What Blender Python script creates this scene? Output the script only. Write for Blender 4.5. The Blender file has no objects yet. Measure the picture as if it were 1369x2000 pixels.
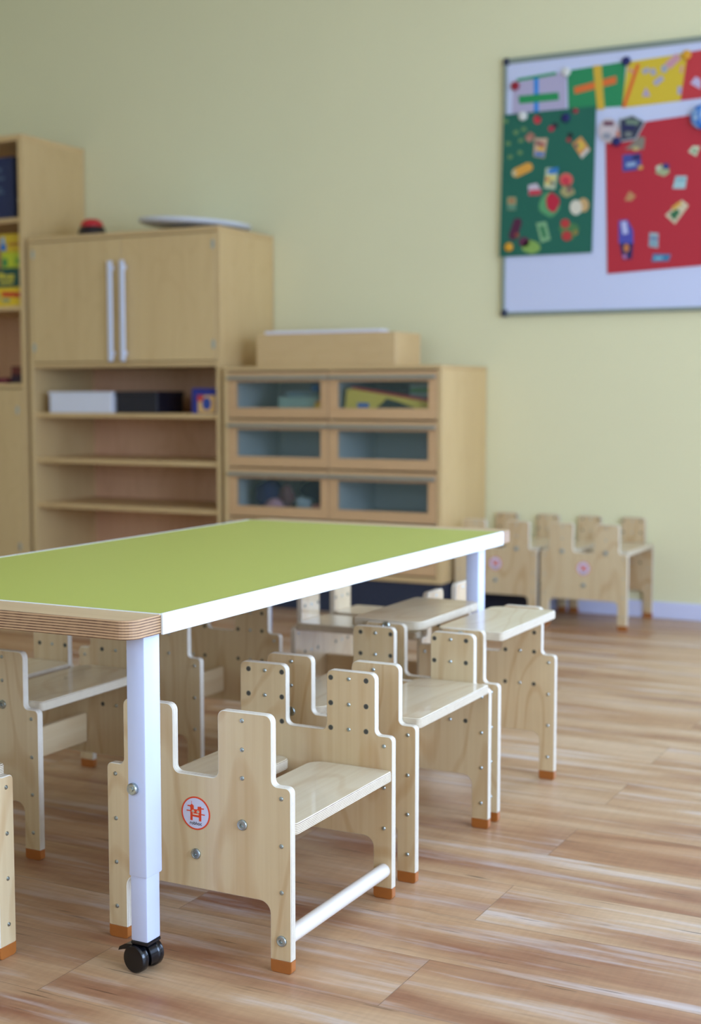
import bpy, bmesh, math, random
from mathutils import Vector, Matrix
random.seed(7)
S = bpy.context.scene
COL = S.collection

# ------------------------------------------------------------------ camera, world, lights
cam_d = bpy.data.cameras.new('camera'); cam = bpy.data.objects.new('camera', cam_d); COL.objects.link(cam)
cam_d.sensor_fit = 'VERTICAL'; cam_d.sensor_height = 36.0; cam_d.lens = 2700*36/2000
cam.location = (0, 0, 0.95)
cam.rotation_euler = (math.radians(90-4.8), 0, math.radians(27.3))
cam_d.clip_start = 0.05
cam_d.dof.use_dof = True; cam_d.dof.focus_distance = 2.35; cam_d.dof.aperture_fstop = 3.0
S.camera = cam

S.view_settings.view_transform = 'Standard'; S.view_settings.look = 'None'
S.view_settings.gamma = 1.0; S.view_settings.use_curve_mapping = False
S.view_settings.exposure = 0.0

W = bpy.data.worlds.new('world'); S.world = W; W.use_nodes = True
W.node_tree.nodes['Background'].inputs[0].default_value = (0.50, 0.66, 1.0, 1)
W.node_tree.nodes['Background'].inputs[1].default_value = 2.0

def area(name, loc, size, rot, power, color):
    l = bpy.data.lights.new(name, 'AREA'); l.shape = 'RECTANGLE'; l.size, l.size_y = size
    l.energy = power; l.color = color
    o = bpy.data.objects.new(name, l); COL.objects.link(o); o.location = loc; o.rotation_euler = rot
    return o
# daylight through the near right window and the glazed door right of the whiteboard; far right and rear windows are added
D = (0.50, 0.68, 1.0)
area('window_or_fill_light', (2.32, 1.45, 1.45), (1.9, 2.4), (0, math.radians(90), 0), 218, D)
area('window_or_fill_light', (2.32, 4.3, 1.45), (1.9, 2.5), (0, math.radians(90), 0), 22, D)  # added unseen window, widened for its reflection on side panels
area('window_or_fill_light', (0.5, 5.95, 1.25), (2.3, 2.1), (math.radians(-90), 0, 0), 120, D)
area('window_or_fill_light', (-2.2, -2.12, 1.7), (3.2, 1.5), (math.radians(90), 0, 0), 34, (0.60, 0.72, 1.0))  # added fill from behind the camera, lifts the back wall's left side

# ------------------------------------------------------------------ materials
def lin(c):
    out = []
    for v in c[:3]:
        v = v/255.0
        out.append(v/12.92 if v <= 0.04045 else ((v+0.055)/1.055)**2.4)
    return (*out, 1)
_m = {}
def mat(name, col, rough=0.5, metal=0.0, spec=0.5, coat=0.0, noise=0.0, nscale=40):
    k = name
    if k in _m: return _m[k]
    m = bpy.data.materials.new(name); m.use_nodes = True; nt = m.node_tree
    b = nt.nodes['Principled BSDF']
    b.inputs['Base Color'].default_value = lin(col); b.inputs['Roughness'].default_value = rough
    b.inputs['Metallic'].default_value = metal; b.inputs['Specular IOR Level'].default_value = spec
    b.inputs['Coat Weight'].default_value = coat
    if noise:
        tc = nt.nodes.new('ShaderNodeTexCoord'); n = nt.nodes.new('ShaderNodeTexNoise')
        n.inputs['Scale'].default_value = nscale; n.inputs['Detail'].default_value = 3
        nt.links.new(tc.outputs['Object'], n.inputs['Vector'])
        mr = nt.nodes.new('ShaderNodeMapRange'); mr.inputs[3].default_value = 1-noise; mr.inputs[4].default_value = 1+noise
        nt.links.new(n.outputs['Fac'], mr.inputs[0])
        mx = nt.nodes.new('ShaderNodeMix'); mx.data_type = 'RGBA'; mx.blend_type = 'MULTIPLY'; mx.inputs[0].default_value = 1
        mx.inputs[6].default_value = lin(col); nt.links.new(mr.outputs[0], mx.inputs[7])
        nt.links.new(mx.outputs[2], b.inputs['Base Color'])
    _m[k] = m; return m

def wood(name, light, dark, axis='Z', rough=0.42, fine=26.0, fig=0.5, coat=0.0, spec=0.5, var=0.06):
    """veneer: grain runs along the given object axis, with broad cathedral figure and fine pores"""
    if name in _m: return _m[name]
    m = bpy.data.materials.new(name); m.use_nodes = True; nt = m.node_tree; N = nt.nodes.new; L = nt.links.new
    b = nt.nodes['Principled BSDF']; b.inputs['Roughness'].default_value = rough
    b.inputs['Specular IOR Level'].default_value = spec; b.inputs['Coat Weight'].default_value = coat
    tc = N('ShaderNodeTexCoord'); oi = N('ShaderNodeObjectInfo')
    sc = N('ShaderNodeVectorMath'); sc.operation = 'SCALE'; sc.inputs['Scale'].default_value = 1
    off = N('ShaderNodeVectorMath'); off.operation = 'MULTIPLY_ADD'
    cmb = N('ShaderNodeCombineXYZ')
    for i in range(3): L(oi.outputs['Random'], cmb.inputs[i])
    L(cmb.outputs[0], off.inputs[0]); off.inputs[1].default_value = (31.0, 17.0, 23.0); L(tc.outputs['Object'], off.inputs[2])
    def mapped(al, ac):
        mp = N('ShaderNodeMapping'); v = [ac, ac, ac]; v['XYZ'.index(axis)] = al
        mp.inputs['Scale'].default_value = v; L(off.outputs[0], mp.inputs['Vector']); return mp
    m1 = mapped(1.5, 5.0); n1 = N('ShaderNodeTexNoise'); n1.inputs['Scale'].default_value = 1; n1.inputs['Detail'].default_value = 1.5
    L(m1.outputs[0], n1.inputs['Vector'])
    rings = N('ShaderNodeMath'); rings.operation = 'MULTIPLY'; rings.inputs[1].default_value = 64; L(n1.outputs['Fac'], rings.inputs[0])
    sn = N('ShaderNodeMath'); sn.operation = 'SINE'; L(rings.outputs[0], sn.inputs[0])
    pw = N('ShaderNodeMapRange'); pw.inputs[1].default_value = 0.62; pw.inputs[2].default_value = 1; L(sn.outputs[0], pw.inputs[0])
    m2 = mapped(fine*0.08, fine*3); n2 = N('ShaderNodeTexNoise'); n2.inputs['Scale'].default_value = 1; n2.inputs['Detail'].default_value = 4
    L(m2.outputs[0], n2.inputs['Vector'])
    m3 = mapped(0.7, 3.0); n3 = N('ShaderNodeTexNoise'); n3.inputs['Scale'].default_value = 1; L(m3.outputs[0], n3.inputs['Vector'])
    a = N('ShaderNodeMath'); a.operation = 'MULTIPLY'; a.inputs[1].default_value = fig*0.55; L(pw.outputs[0], a.inputs[0])
    f2 = N('ShaderNodeMapRange'); f2.inputs[1].default_value = 0.4; f2.inputs[2].default_value = 0.8; f2.inputs[4].default_value = 0.28; L(n2.outputs['Fac'], f2.inputs[0])
    f3 = N('ShaderNodeMapRange'); f3.inputs[1].default_value = 0.35; f3.inputs[2].default_value = 0.75; f3.inputs[4].default_value = 0.4; L(n3.outputs['Fac'], f3.inputs[0])
    s1 = N('ShaderNodeMath'); L(a.outputs[0], s1.inputs[0]); L(f2.outputs[0], s1.inputs[1])
    s2 = N('ShaderNodeMath'); s2.use_clamp = True; L(s1.outputs[0], s2.inputs[0]); L(f3.outputs[0], s2.inputs[1])
    mx = N('ShaderNodeMix'); mx.data_type = 'RGBA'; mx.inputs[6].default_value = lin(light); mx.inputs[7].default_value = lin(dark)
    L(s2.outputs[0], mx.inputs[0])
    vr = N('ShaderNodeMapRange'); vr.inputs[3].default_value = 1-var; vr.inputs[4].default_value = 1+var*0.6; L(oi.outputs['Random'], vr.inputs[0])
    mu = N('ShaderNodeMix'); mu.data_type = 'RGBA'; mu.blend_type = 'MULTIPLY'; mu.inputs[0].default_value = 1
    L(mx.outputs[2], mu.inputs[6]); L(vr.outputs[0], mu.inputs[7]); L(mu.outputs[2], b.inputs['Base Color'])
    _m[name] = m; return m

def ply(name, axis, thick, n, light, dark, rough=0.5, duty=0.35, t0=0.0):
    """plywood edge: thin darker glue lines stacked along the board's thickness axis"""
    if name in _m: return _m[name]
    m = bpy.data.materials.new(name); m.use_nodes = True; nt = m.node_tree; N = nt.nodes.new; L = nt.links.new
    b = nt.nodes['Principled BSDF']; b.inputs['Roughness'].default_value = rough
    tc = N('ShaderNodeTexCoord'); sx = N('ShaderNodeSeparateXYZ'); L(tc.outputs['Object'], sx.inputs[0])
    no = N('ShaderNodeTexNoise'); no.inputs['Scale'].default_value = 4; no.inputs['Detail'].default_value = 0; L(tc.outputs['Object'], no.inputs['Vector'])
    w = N('ShaderNodeMath'); w.operation = 'MULTIPLY_ADD'; w.inputs[1].default_value = thick*0.12; w.inputs[2].default_value = -t0
    L(no.outputs['Fac'], w.inputs[0])
    ad = N('ShaderNodeMath'); L(sx.outputs['XYZ'.index(axis)], ad.inputs[0]); L(w.outputs[0], ad.inputs[1])
    mu = N('ShaderNodeMath'); mu.operation = 'MULTIPLY'; mu.inputs[1].default_value = n/thick; L(ad.outputs[0], mu.inputs[0])
    fr = N('ShaderNodeMath'); fr.operation = 'FRACT'; L(mu.outputs[0], fr.inputs[0])
    mr = N('ShaderNodeMapRange'); mr.inputs[1].default_value = 1-duty; mr.inputs[2].default_value = 1-duty*0.5; L(fr.outputs[0], mr.inputs[0])
    n2 = N('ShaderNodeTexNoise'); n2.inputs['Scale'].default_value = 60; L(tc.outputs['Object'], n2.inputs['Vector'])
    m2 = N('ShaderNodeMapRange'); m2.inputs[1].default_value = 0.3; m2.inputs[2].default_value = 0.7; m2.inputs[3].default_value = 0.7; L(n2.outputs['Fac'], m2.inputs[0])
    f = N('ShaderNodeMath'); f.operation = 'MULTIPLY'; L(mr.outputs[0], f.inputs[0]); L(m2.outputs[0], f.inputs[1])
    mx = N('ShaderNodeMix'); mx.data_type = 'RGBA'; mx.inputs[6].default_value = lin(light); mx.inputs[7].default_value = lin(dark)
    L(f.outputs[0], mx.inputs[0]); L(mx.outputs[2], b.inputs['Base Color'])
    _m[name] = m; return m

def floor_mat():
    m = bpy.data.materials.new('oak_laminate'); m.use_nodes = True; nt = m.node_tree; N = nt.nodes.new; L = nt.links.new
    b = nt.nodes['Principled BSDF']
    tc = N('ShaderNodeTexCoord'); mp = N('ShaderNodeMapping'); mp.inputs['Location'].default_value = (0.92, -0.075, 0); L(tc.outputs['Object'], mp.inputs['Vector'])
    br = N('ShaderNodeTexBrick'); br.offset = 0.37; br.inputs['Scale'].default_value = 1
    br.inputs['Brick Width'].default_value = 1.38; br.inputs['Row Height'].default_value = 0.20
    br.inputs['Mortar Size'].default_value = 0.0007; br.inputs['Mortar Smooth'].default_value = 0.3
    br.inputs['Color1'].default_value = (0, 0, 0, 1); br.inputs['Color2'].default_value = (1, 1, 1, 1); br.inputs['Mortar'].default_value = (0.5, 0.5, 0.5, 1)
    L(mp.outputs[0], br.inputs['Vector'])
    # grain coordinates shifted per plank
    sh = N('ShaderNodeVectorMath'); sh.operation = 'MULTIPLY_ADD'; L(br.outputs['Color'], sh.inputs[0]); sh.inputs[1].default_value = (5.3, 9.1, 3.7); L(mp.outputs[0], sh.inputs[2])
    g1 = N('ShaderNodeMapping'); g1.inputs['Scale'].default_value = (1.3, 9, 1); L(sh.outputs[0], g1.inputs['Vector'])
    n1 = N('ShaderNodeTexNoise'); n1.inputs['Scale'].default_value = 1; n1.inputs['Detail'].default_value = 5; n1.inputs['Distortion'].default_value = 0.25; L(g1.outputs[0], n1.inputs['Vector'])
    g2 = N('ShaderNodeMapping'); g2.inputs['Scale'].default_value = (9, 170, 1); L(sh.outputs[0], g2.inputs['Vector'])
    n2 = N('ShaderNodeTexNoise'); n2.inputs['Scale'].default_value = 1; n2.inputs['Detail'].default_value = 3; L(g2.outputs[0], n2.inputs['Vector'])
    g3 = N('ShaderNodeMapping'); g3.inputs['Scale'].default_value = (120, 6, 1); L(sh.outputs[0], g3.inputs['Vector'])
    n3 = N('ShaderNodeTexNoise'); n3.inputs['Scale'].default_value = 1; n3.inputs['Detail'].default_value = 2; L(g3.outputs[0], n3.inputs['Vector'])
    r1 = N('ShaderNodeValToRGB'); e = r1.color_ramp.elements
    e[0].position = 0.30; e[0].color = lin(FLOOR[0]); e[1].position = 0.72; e[1].color = lin(FLOOR[2])
    k = r1.color_ramp.elements.new(0.5); k.color = lin(FLOOR[1]); L(n1.outputs['Fac'], r1.inputs[0])
    def mul(src, fac, lo, hi, fmin, fmax):
        mr = N('ShaderNodeMapRange'); mr.inputs[1].default_value = fmin; mr.inputs[2].default_value = fmax
        mr.inputs[3].default_value = lo; mr.inputs[4].default_value = hi; L(fac, mr.inputs[0])
        mx = N('ShaderNodeMix'); mx.data_type = 'RGBA'; mx.blend_type = 'MULTIPLY'; mx.inputs[0].default_value = 1
        L(src, mx.inputs[6]); L(mr.outputs[0], mx.inputs[7]); return mx.outputs[2]
    c = mul(r1.outputs[0], n2.outputs['Fac'], 0.90, 1.06, 0.3, 0.7)
    c = mul(c, n3.outputs['Fac'], 0.965, 1.02, 0.35, 0.65)
    # limed whitish streaks along the boards, widened to paint in pale floor sheen
    g5 = N('ShaderNodeMapping'); g5.inputs['Scale'].default_value = (1.6, 20, 1); g5.inputs['Location'].default_value = (7, 2, 0); L(sh.outputs[0], g5.inputs['Vector'])
    n5 = N('ShaderNodeTexNoise'); n5.inputs['Scale'].default_value = 1; n5.inputs['Detail'].default_value = 6; n5.inputs['Roughness'].default_value = 0.62; L(g5.outputs[0], n5.inputs['Vector'])
    f5 = N('ShaderNodeMapRange'); f5.inputs[1].default_value = 0.535; f5.inputs[2].default_value = 0.72; f5.inputs[4].default_value = 0.6; L(n5.outputs['Fac'], f5.inputs[0])
    wx_ = N('ShaderNodeMix'); wx_.data_type = 'RGBA'; wx_.inputs[7].default_value = lin((216, 210, 208)); L(c, wx_.inputs[6]); L(f5.outputs[0], wx_.inputs[0]); c = wx_.outputs[2]
    # plank to plank tone: towards a redder, darker board
    tn = N('ShaderNodeMix'); tn.data_type = 'RGBA'; tn.blend_type = 'MULTIPLY'
    tn.inputs[7].default_value = (0.80, 0.62, 0.50, 1); L(c, tn.inputs[6])
    pt = N('ShaderNodeMapRange'); pt.inputs[1].default_value = 0.35; pt.inputs[4].default_value = 0.75; L(br.outputs['Color'], pt.inputs[0]); L(pt.outputs[0], tn.inputs[0])
    # dark pore dashes
    g4 = N('ShaderNodeMapping'); g4.inputs['Scale'].default_value = (7, 120, 1); g4.inputs['Location'].default_value = (3, 5, 0); L(sh.outputs[0], g4.inputs['Vector'])
    n4 = N('ShaderNodeTexNoise'); n4.inputs['Scale'].default_value = 1; n4.inputs['Detail'].default_value = 1; L(g4.outputs[0], n4.inputs['Vector'])
    c = mul(tn.outputs[2], n4.outputs['Fac'], 1.0, 0.45, 0.70, 0.78)
    c = mul(c, br.outputs['Fac'], 1.0, 0.45, 0.0, 1.0)
    L(c, b.inputs['Base Color'])
    rr = N('ShaderNodeMapRange'); rr.inputs[3].default_value = 0.30; rr.inputs[4].default_value = 0.44; L(n1.outputs['Fac'], rr.inputs[0]); L(rr.outputs[0], b.inputs['Roughness'])
    b.inputs['Specular IOR Level'].default_value = 0.45
    bp = N('ShaderNodeBump'); bp.inputs['Strength'].default_value = 0.12; bp.inputs['Distance'].default_value = 0.001; L(n2.outputs['Fac'], bp.inputs['Height']); L(bp.outputs[0], b.inputs['Normal'])
    return m
FLOOR = ((144, 92, 64), (187, 148, 110), (210, 180, 146))

BL, BD = (220, 196, 154), (186, 142, 92)
M_birch = wood('birch_face', BL, BD, 'Z', fig=0.55, coat=0.3, rough=0.36)
M_board = wood('birch_board_face', (228, 214, 184), (196, 164, 122), 'Y', rough=0.33, fig=0.5, coat=0.5, spec=0.6)
M_edgeY = ply('birch_edge_panel', 'Y', 0.015, 5, (230, 220, 200), (120, 76, 48), t0=-0.199, duty=0.3)
M_edgeZ = ply('birch_edge_board', 'Z', 0.020, 7, (228, 214, 186), (104, 64, 38), t0=0, duty=0.45)
M_edgeX = ply('birch_edge_stretcher', 'X', 0.015, 5, (235, 218, 186), (176, 140, 98))
M_rod = wood('beech_rod', (224, 214, 202), (204, 182, 160), 'Y', fig=0.15, fine=40)
M_foot = mat('amber_foot_plastic', (168, 98, 40), 0.35, noise=0.08)
M_steel = mat('zinc_steel', (176, 186, 186), 0.28, 1.0)
M_ins = mat('threaded_insert_metal', (120, 122, 112), 0.45, 0.7)
M_ihole = mat('insert_bore', (72, 68, 60), 0.6)
M_hole = mat('hole_dark', (52, 44, 34), 0.8)
M_lam = mat('green_laminate', (187, 193, 90), 0.42, noise=0.035, nscale=600)
M_white = mat('white_powder_coat', (236, 238, 244), 0.35)
M_rail = mat('white_edge_rail', (242, 246, 246), 0.35)
M_black = mat('black_plastic', (12, 12, 16), 0.22)
M_blackr = mat('black_rubber', (18, 18, 22), 0.5)
M_wall = mat('yellow_wall_paint', (232, 225, 182), 0.85, noise=0.02, nscale=3)
M_ceil = mat('ceiling_paint', (235, 232, 220), 0.9)
M_trim = mat('white_skirting', (216, 218, 246), 0.4)
M_cab = wood('cabinet_veneer', (222, 190, 136), (200, 164, 112), 'Z', rough=0.45, fig=0.25, fine=18)
M_cabx = wood('cabinet_veneer_horizontal', (222, 188, 134), (196, 158, 106), 'X', rough=0.45, fig=0.25, fine=18)
M_cabe = wood('cabinet_edge', (214, 176, 124), (190, 150, 104), 'Z', rough=0.5, fig=0.1)
M_back = wood('cabinet_back_ply', (226, 180, 142), (200, 150, 112), 'Z', rough=0.6, fig=0.4)
M_drawer = wood('beech_drawer', (214, 172, 124), (194, 148, 102), 'X', rough=0.45, fig=0.15)
M_alu = mat('brushed_aluminium', (186, 192, 196), 0.35, 0.9)
M_grey = mat('grey_drawer_body', (196, 206, 202), 0.5)
M_plinth = mat('anthracite_plinth', (38, 44, 62), 0.6)

# ------------------------------------------------------------------ mesh helpers
def link(name, bm, mats, parent=None, smooth=False):
    bmesh.ops.recalc_face_normals(bm, faces=bm.faces)
    me = bpy.data.meshes.new(name); bm.to_mesh(me); bm.free()
    for m in (mats if isinstance(mats, (list, tuple)) else [mats]): me.materials.append(m)
    if smooth:
        for p in me.polygons: p.use_smooth = True
    o = bpy.data.objects.new(name, me); COL.objects.link(o)
    if parent: o.parent = parent
    return o
def shade_auto(o, ang=35):
    me = o.data
    for p in me.polygons: p.use_smooth = True
    bm = bmesh.new(); bm.from_mesh(me)
    for e in bm.edges:
        if len(e.link_faces) == 2: e.smooth = e.calc_face_angle(0) < math.radians(ang)
    bm.to_mesh(me); bm.free()
    return o
def box(bm, lo, hi, bev=0.0, mi=0, seg=1):
    r = bmesh.ops.create_cube(bm, size=1)
    vs = r['verts']; c = [(a+b)/2 for a, b in zip(lo, hi)]; d = [abs(b-a) for a, b in zip(lo, hi)]
    for v in vs: v.co = Vector((v.co.x*d[0]+c[0], v.co.y*d[1]+c[1], v.co.z*d[2]+c[2]))
    fs = {f for v in vs for f in v.link_faces}
    for f in fs: f.material_index = mi
    if bev:
        es = {e for v in vs for e in v.link_edges}
        r2 = bmesh.ops.bevel(bm, geom=list(es), offset=bev, segments=seg, affect='EDGES', profile=0.5)
        for f in r2['faces']: f.material_index = mi
    return vs
def one_box(name, lo, hi, m, parent=None, bev=0.0015, seg=1):
    bm = bmesh.new(); box(bm, lo, hi, bev, 0, seg); return link(name, bm, m, parent)
def rounded(pts, seg=6):
    """pts: (x, y, r) polygon -> list of points with filleted corners"""
    out = []; n = len(pts)
    for i in range(n):
        x, y, r = pts[i]; p = Vector((x, y)); a = Vector(pts[i-1][:2]); b = Vector(pts[(i+1) % n][:2])
        if r <= 0: out.append((x, y)); continue
        u = (a-p).normalized(); v = (b-p).normalized(); ang = u.angle(v); t = r/math.tan(ang/2)
        t = min(t, (a-p).length*0.49, (b-p).length*0.49); rr = t*math.tan(ang/2)
        c = p+(u+v).normalized()*(rr/math.sin(ang/2)); s = p+u*t-c; e = p+v*t-c
        a0 = math.atan2(s.y, s.x); a1 = math.atan2(e.y, e.x); d = (a1-a0+math.pi) % (2*math.pi)-math.pi
        for k in range(seg+1):
            q = a0+d*k/seg; out.append((c.x+rr*math.cos(q), c.y+rr*math.sin(q)))
    return out
def extrude_poly(bm, pts, f3, t0, t1, mi_face=0, mi_side=0, bev=0.0):
    """pts 2D; f3(a, b, t) -> 3D; makes a solid between t0 and t1 (bevelled rim made by inset rings)"""
    n = len(pts)
    rings = []
    if bev:
        ins = inset(pts, bev)
        spec = [(ins, t0), (pts, t0+bev), (pts, t1-bev), (ins, t1)]
    else: spec = [(pts, t0), (pts, t1)]
    for P, t in spec: rings.append([bm.verts.new(f3(x, y, t)) for x, y in P])
    for i in range(len(rings)-1):
        for k in range(n):
            f = bm.faces.new((rings[i][k], rings[i][(k+1) % n], rings[i+1][(k+1) % n], rings[i+1][k]))
            f.material_index = mi_side
    from mathutils.geometry import tessellate_polygon
    P = spec[0][0]
    tris = tessellate_polygon([[Vector((x, y, 0)) for x, y in P]])
    for r in (rings[0], rings[-1]):
        for t in tris:
            try: f = bm.faces.new([r[k] for k in t]); f.material_index = mi_face
            except ValueError: pass
def inset(pts, d):
    n = len(pts); A = sum(pts[i][0]*pts[(i+1) % n][1]-pts[(i+1) % n][0]*pts[i][1] for i in range(n)); s = 1 if A > 0 else -1
    out = []
    for i in range(n):
        p0 = Vector(pts[i-1]); p1 = Vector(pts[i]); p2 = Vector(pts[(i+1) % n])
        e1 = (p1-p0); e2 = (p2-p1)
        if e1.length < 1e-7: e1 = e2
        if e2.length < 1e-7: e2 = e1
        n1 = Vector((-e1.y, e1.x)).normalized()*s; n2 = Vector((-e2.y, e2.x)).normalized()*s
        m = n1+n2; m = m/ max(m.length_squared, 1e-6)*2 if m.length > 1e-6 else n1
        out.append((p1.x+m.x*d, p1.y+m.y*d))
    return out
def lathe(bm, prof, M, seg=24, mi=0):
    """prof: (r, h) pairs around the local z axis, transformed by matrix M"""
    rings = []
    for r, h in prof:
        if r < 1e-6: rings.append([bm.verts.new(M @ Vector((0, 0, h)))])
        else: rings.append([bm.verts.new(M @ Vector((r*math.cos(2*math.pi*k/seg), r*math.sin(2*math.pi*k/seg), h))) for k in range(seg)])
    for a, b in zip(rings, rings[1:]):
        for k in range(seg):
            k2 = (k+1) % seg
            if len(a) == 1 and len(b) == 1: continue
            if len(a) == 1: f = bm.faces.new((a[0], b[k2], b[k]))
            elif len(b) == 1: f = bm.faces.new((a[k], a[k2], b[0]))
            else: f = bm.faces.new((a[k], a[k2], b[k2], b[k]))
            f.material_index = mi
TOY = Matrix.Rotation(math.radians(90), 4, 'X')      # local z -> world -y (faces the front)
def T(x, y, z): return Matrix.Translation((x, y, z))
def empty(name, loc, rz=0):
    o = bpy.data.objects.new(name, None); COL.objects.link(o); o.location = loc; o.rotation_euler = (0, 0, rz); o.empty_display_size = 0.05
    return o
def tag(o, label, cat, group=None):
    o['label'] = label; o['category'] = cat
    if group: o['group'] = group
    return o
def struct(o): o['kind'] = 'structure'; return o

# ------------------------------------------------------------------ room
YW = 5.83; XR = 2.2; XL = -6.2; YF = -2.0; ZC = 3.1
bm = bmesh.new(); box(bm, (XL-0.15, YF-0.15, -0.1), (XR+0.15, YW+0.15, 0)); struct(link('floor', bm, floor_mat()))
struct(one_box('ceiling', (XL-0.15, YF-0.15, ZC), (XR+0.15, YW+0.15, ZC+0.1), M_ceil, bev=0))
struct(one_box('wall_left', (XL-0.15, YF, 0), (XL, YW, ZC), M_wall, bev=0))
def wall_holes(name, plane, t0, t1, a0, a1, holes):
    """wall in plane 'x' or 'y' between thickness t0..t1, along a0..a1, with (a, a, z, z) openings"""
    bm = bmesh.new(); cur = a0
    def bx(u0, u1, z0, z1):
        if plane == 'x': box(bm, (t0, u0, z0), (t1, u1, z1))
        else: box(bm, (u0, t0, z0), (u1, t1, z1))
    for (u0, u1, z0, z1) in holes:
        bx(cur, u0, 0, ZC); bx(u0, u1, 0, z0); bx(u0, u1, z1, ZC); cur = u1
    bx(cur, a1, 0, ZC)
    return struct(link(name, bm, M_wall))
RW = [(0.25, 2.65, 0.5, 2.4), (3.0, 5.6, 0.5, 2.4)]
wall_holes('wall_right', 'x', XR, XR+0.15, YF, YW, RW)
BW = [(-0.65, 1.65, 0.02, 2.3)]
wall_holes('wall_back', 'y', YW, YW+0.15, XL-0.15, XR+0.15, BW)
FW = [(-3.8, -0.6, 0.95, 2.45)]
wall_holes('wall_front', 'y', YF-0.15, YF, XL-0.15, XR+0.15, FW)
def window(name, plane, t, a0, a1, z0, z1):
    bm = bmesh.new(); w = 0.06
    def bx(u0, u1, v0, v1):
        if plane == 'x': box(bm, (t-0.03, u0, v0), (t+0.03, u1, v1), 0.004)
        else: box(bm, (u0, t-0.03, v0), (u1, t+0.03, v1), 0.004)
    bx(a0, a1, z0, z0+w); bx(a0, a1, z1-w, z1); bx(a0, a0+w, z0+w, z1-w); bx(a1-w, a1, z0+w, z1-w)
    c = (a0+a1)/2; bx(c-w/2, c+w/2, z0+w, z1-w)
    return struct(link(name, bm, M_white))
window('window_1', 'x', XR+0.05, *RW[0]); window('added_window_2', 'x', XR+0.05, *RW[1]); window('fill_window_3', 'y', YF-0.05, *FW[0]); window('door_1', 'y', YW+0.05, *BW[0])  # far right and rear windows are unseen additions for their light
BBZ = 0.072
struct(one_box('baseboard_back', (XL, YW-0.015, 0), (-0.66, YW, BBZ), M_trim, bev=0.003))
struct(one_box('baseboard_right', (XR-0.015, YF, 0), (XR, YW-0.015, BBZ), M_trim, bev=0.003))
struct(one_box('baseboard_left', (XL, YF, 0), (XL+0.015, YW-0.015, BBZ), M_trim, bev=0.003))

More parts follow.
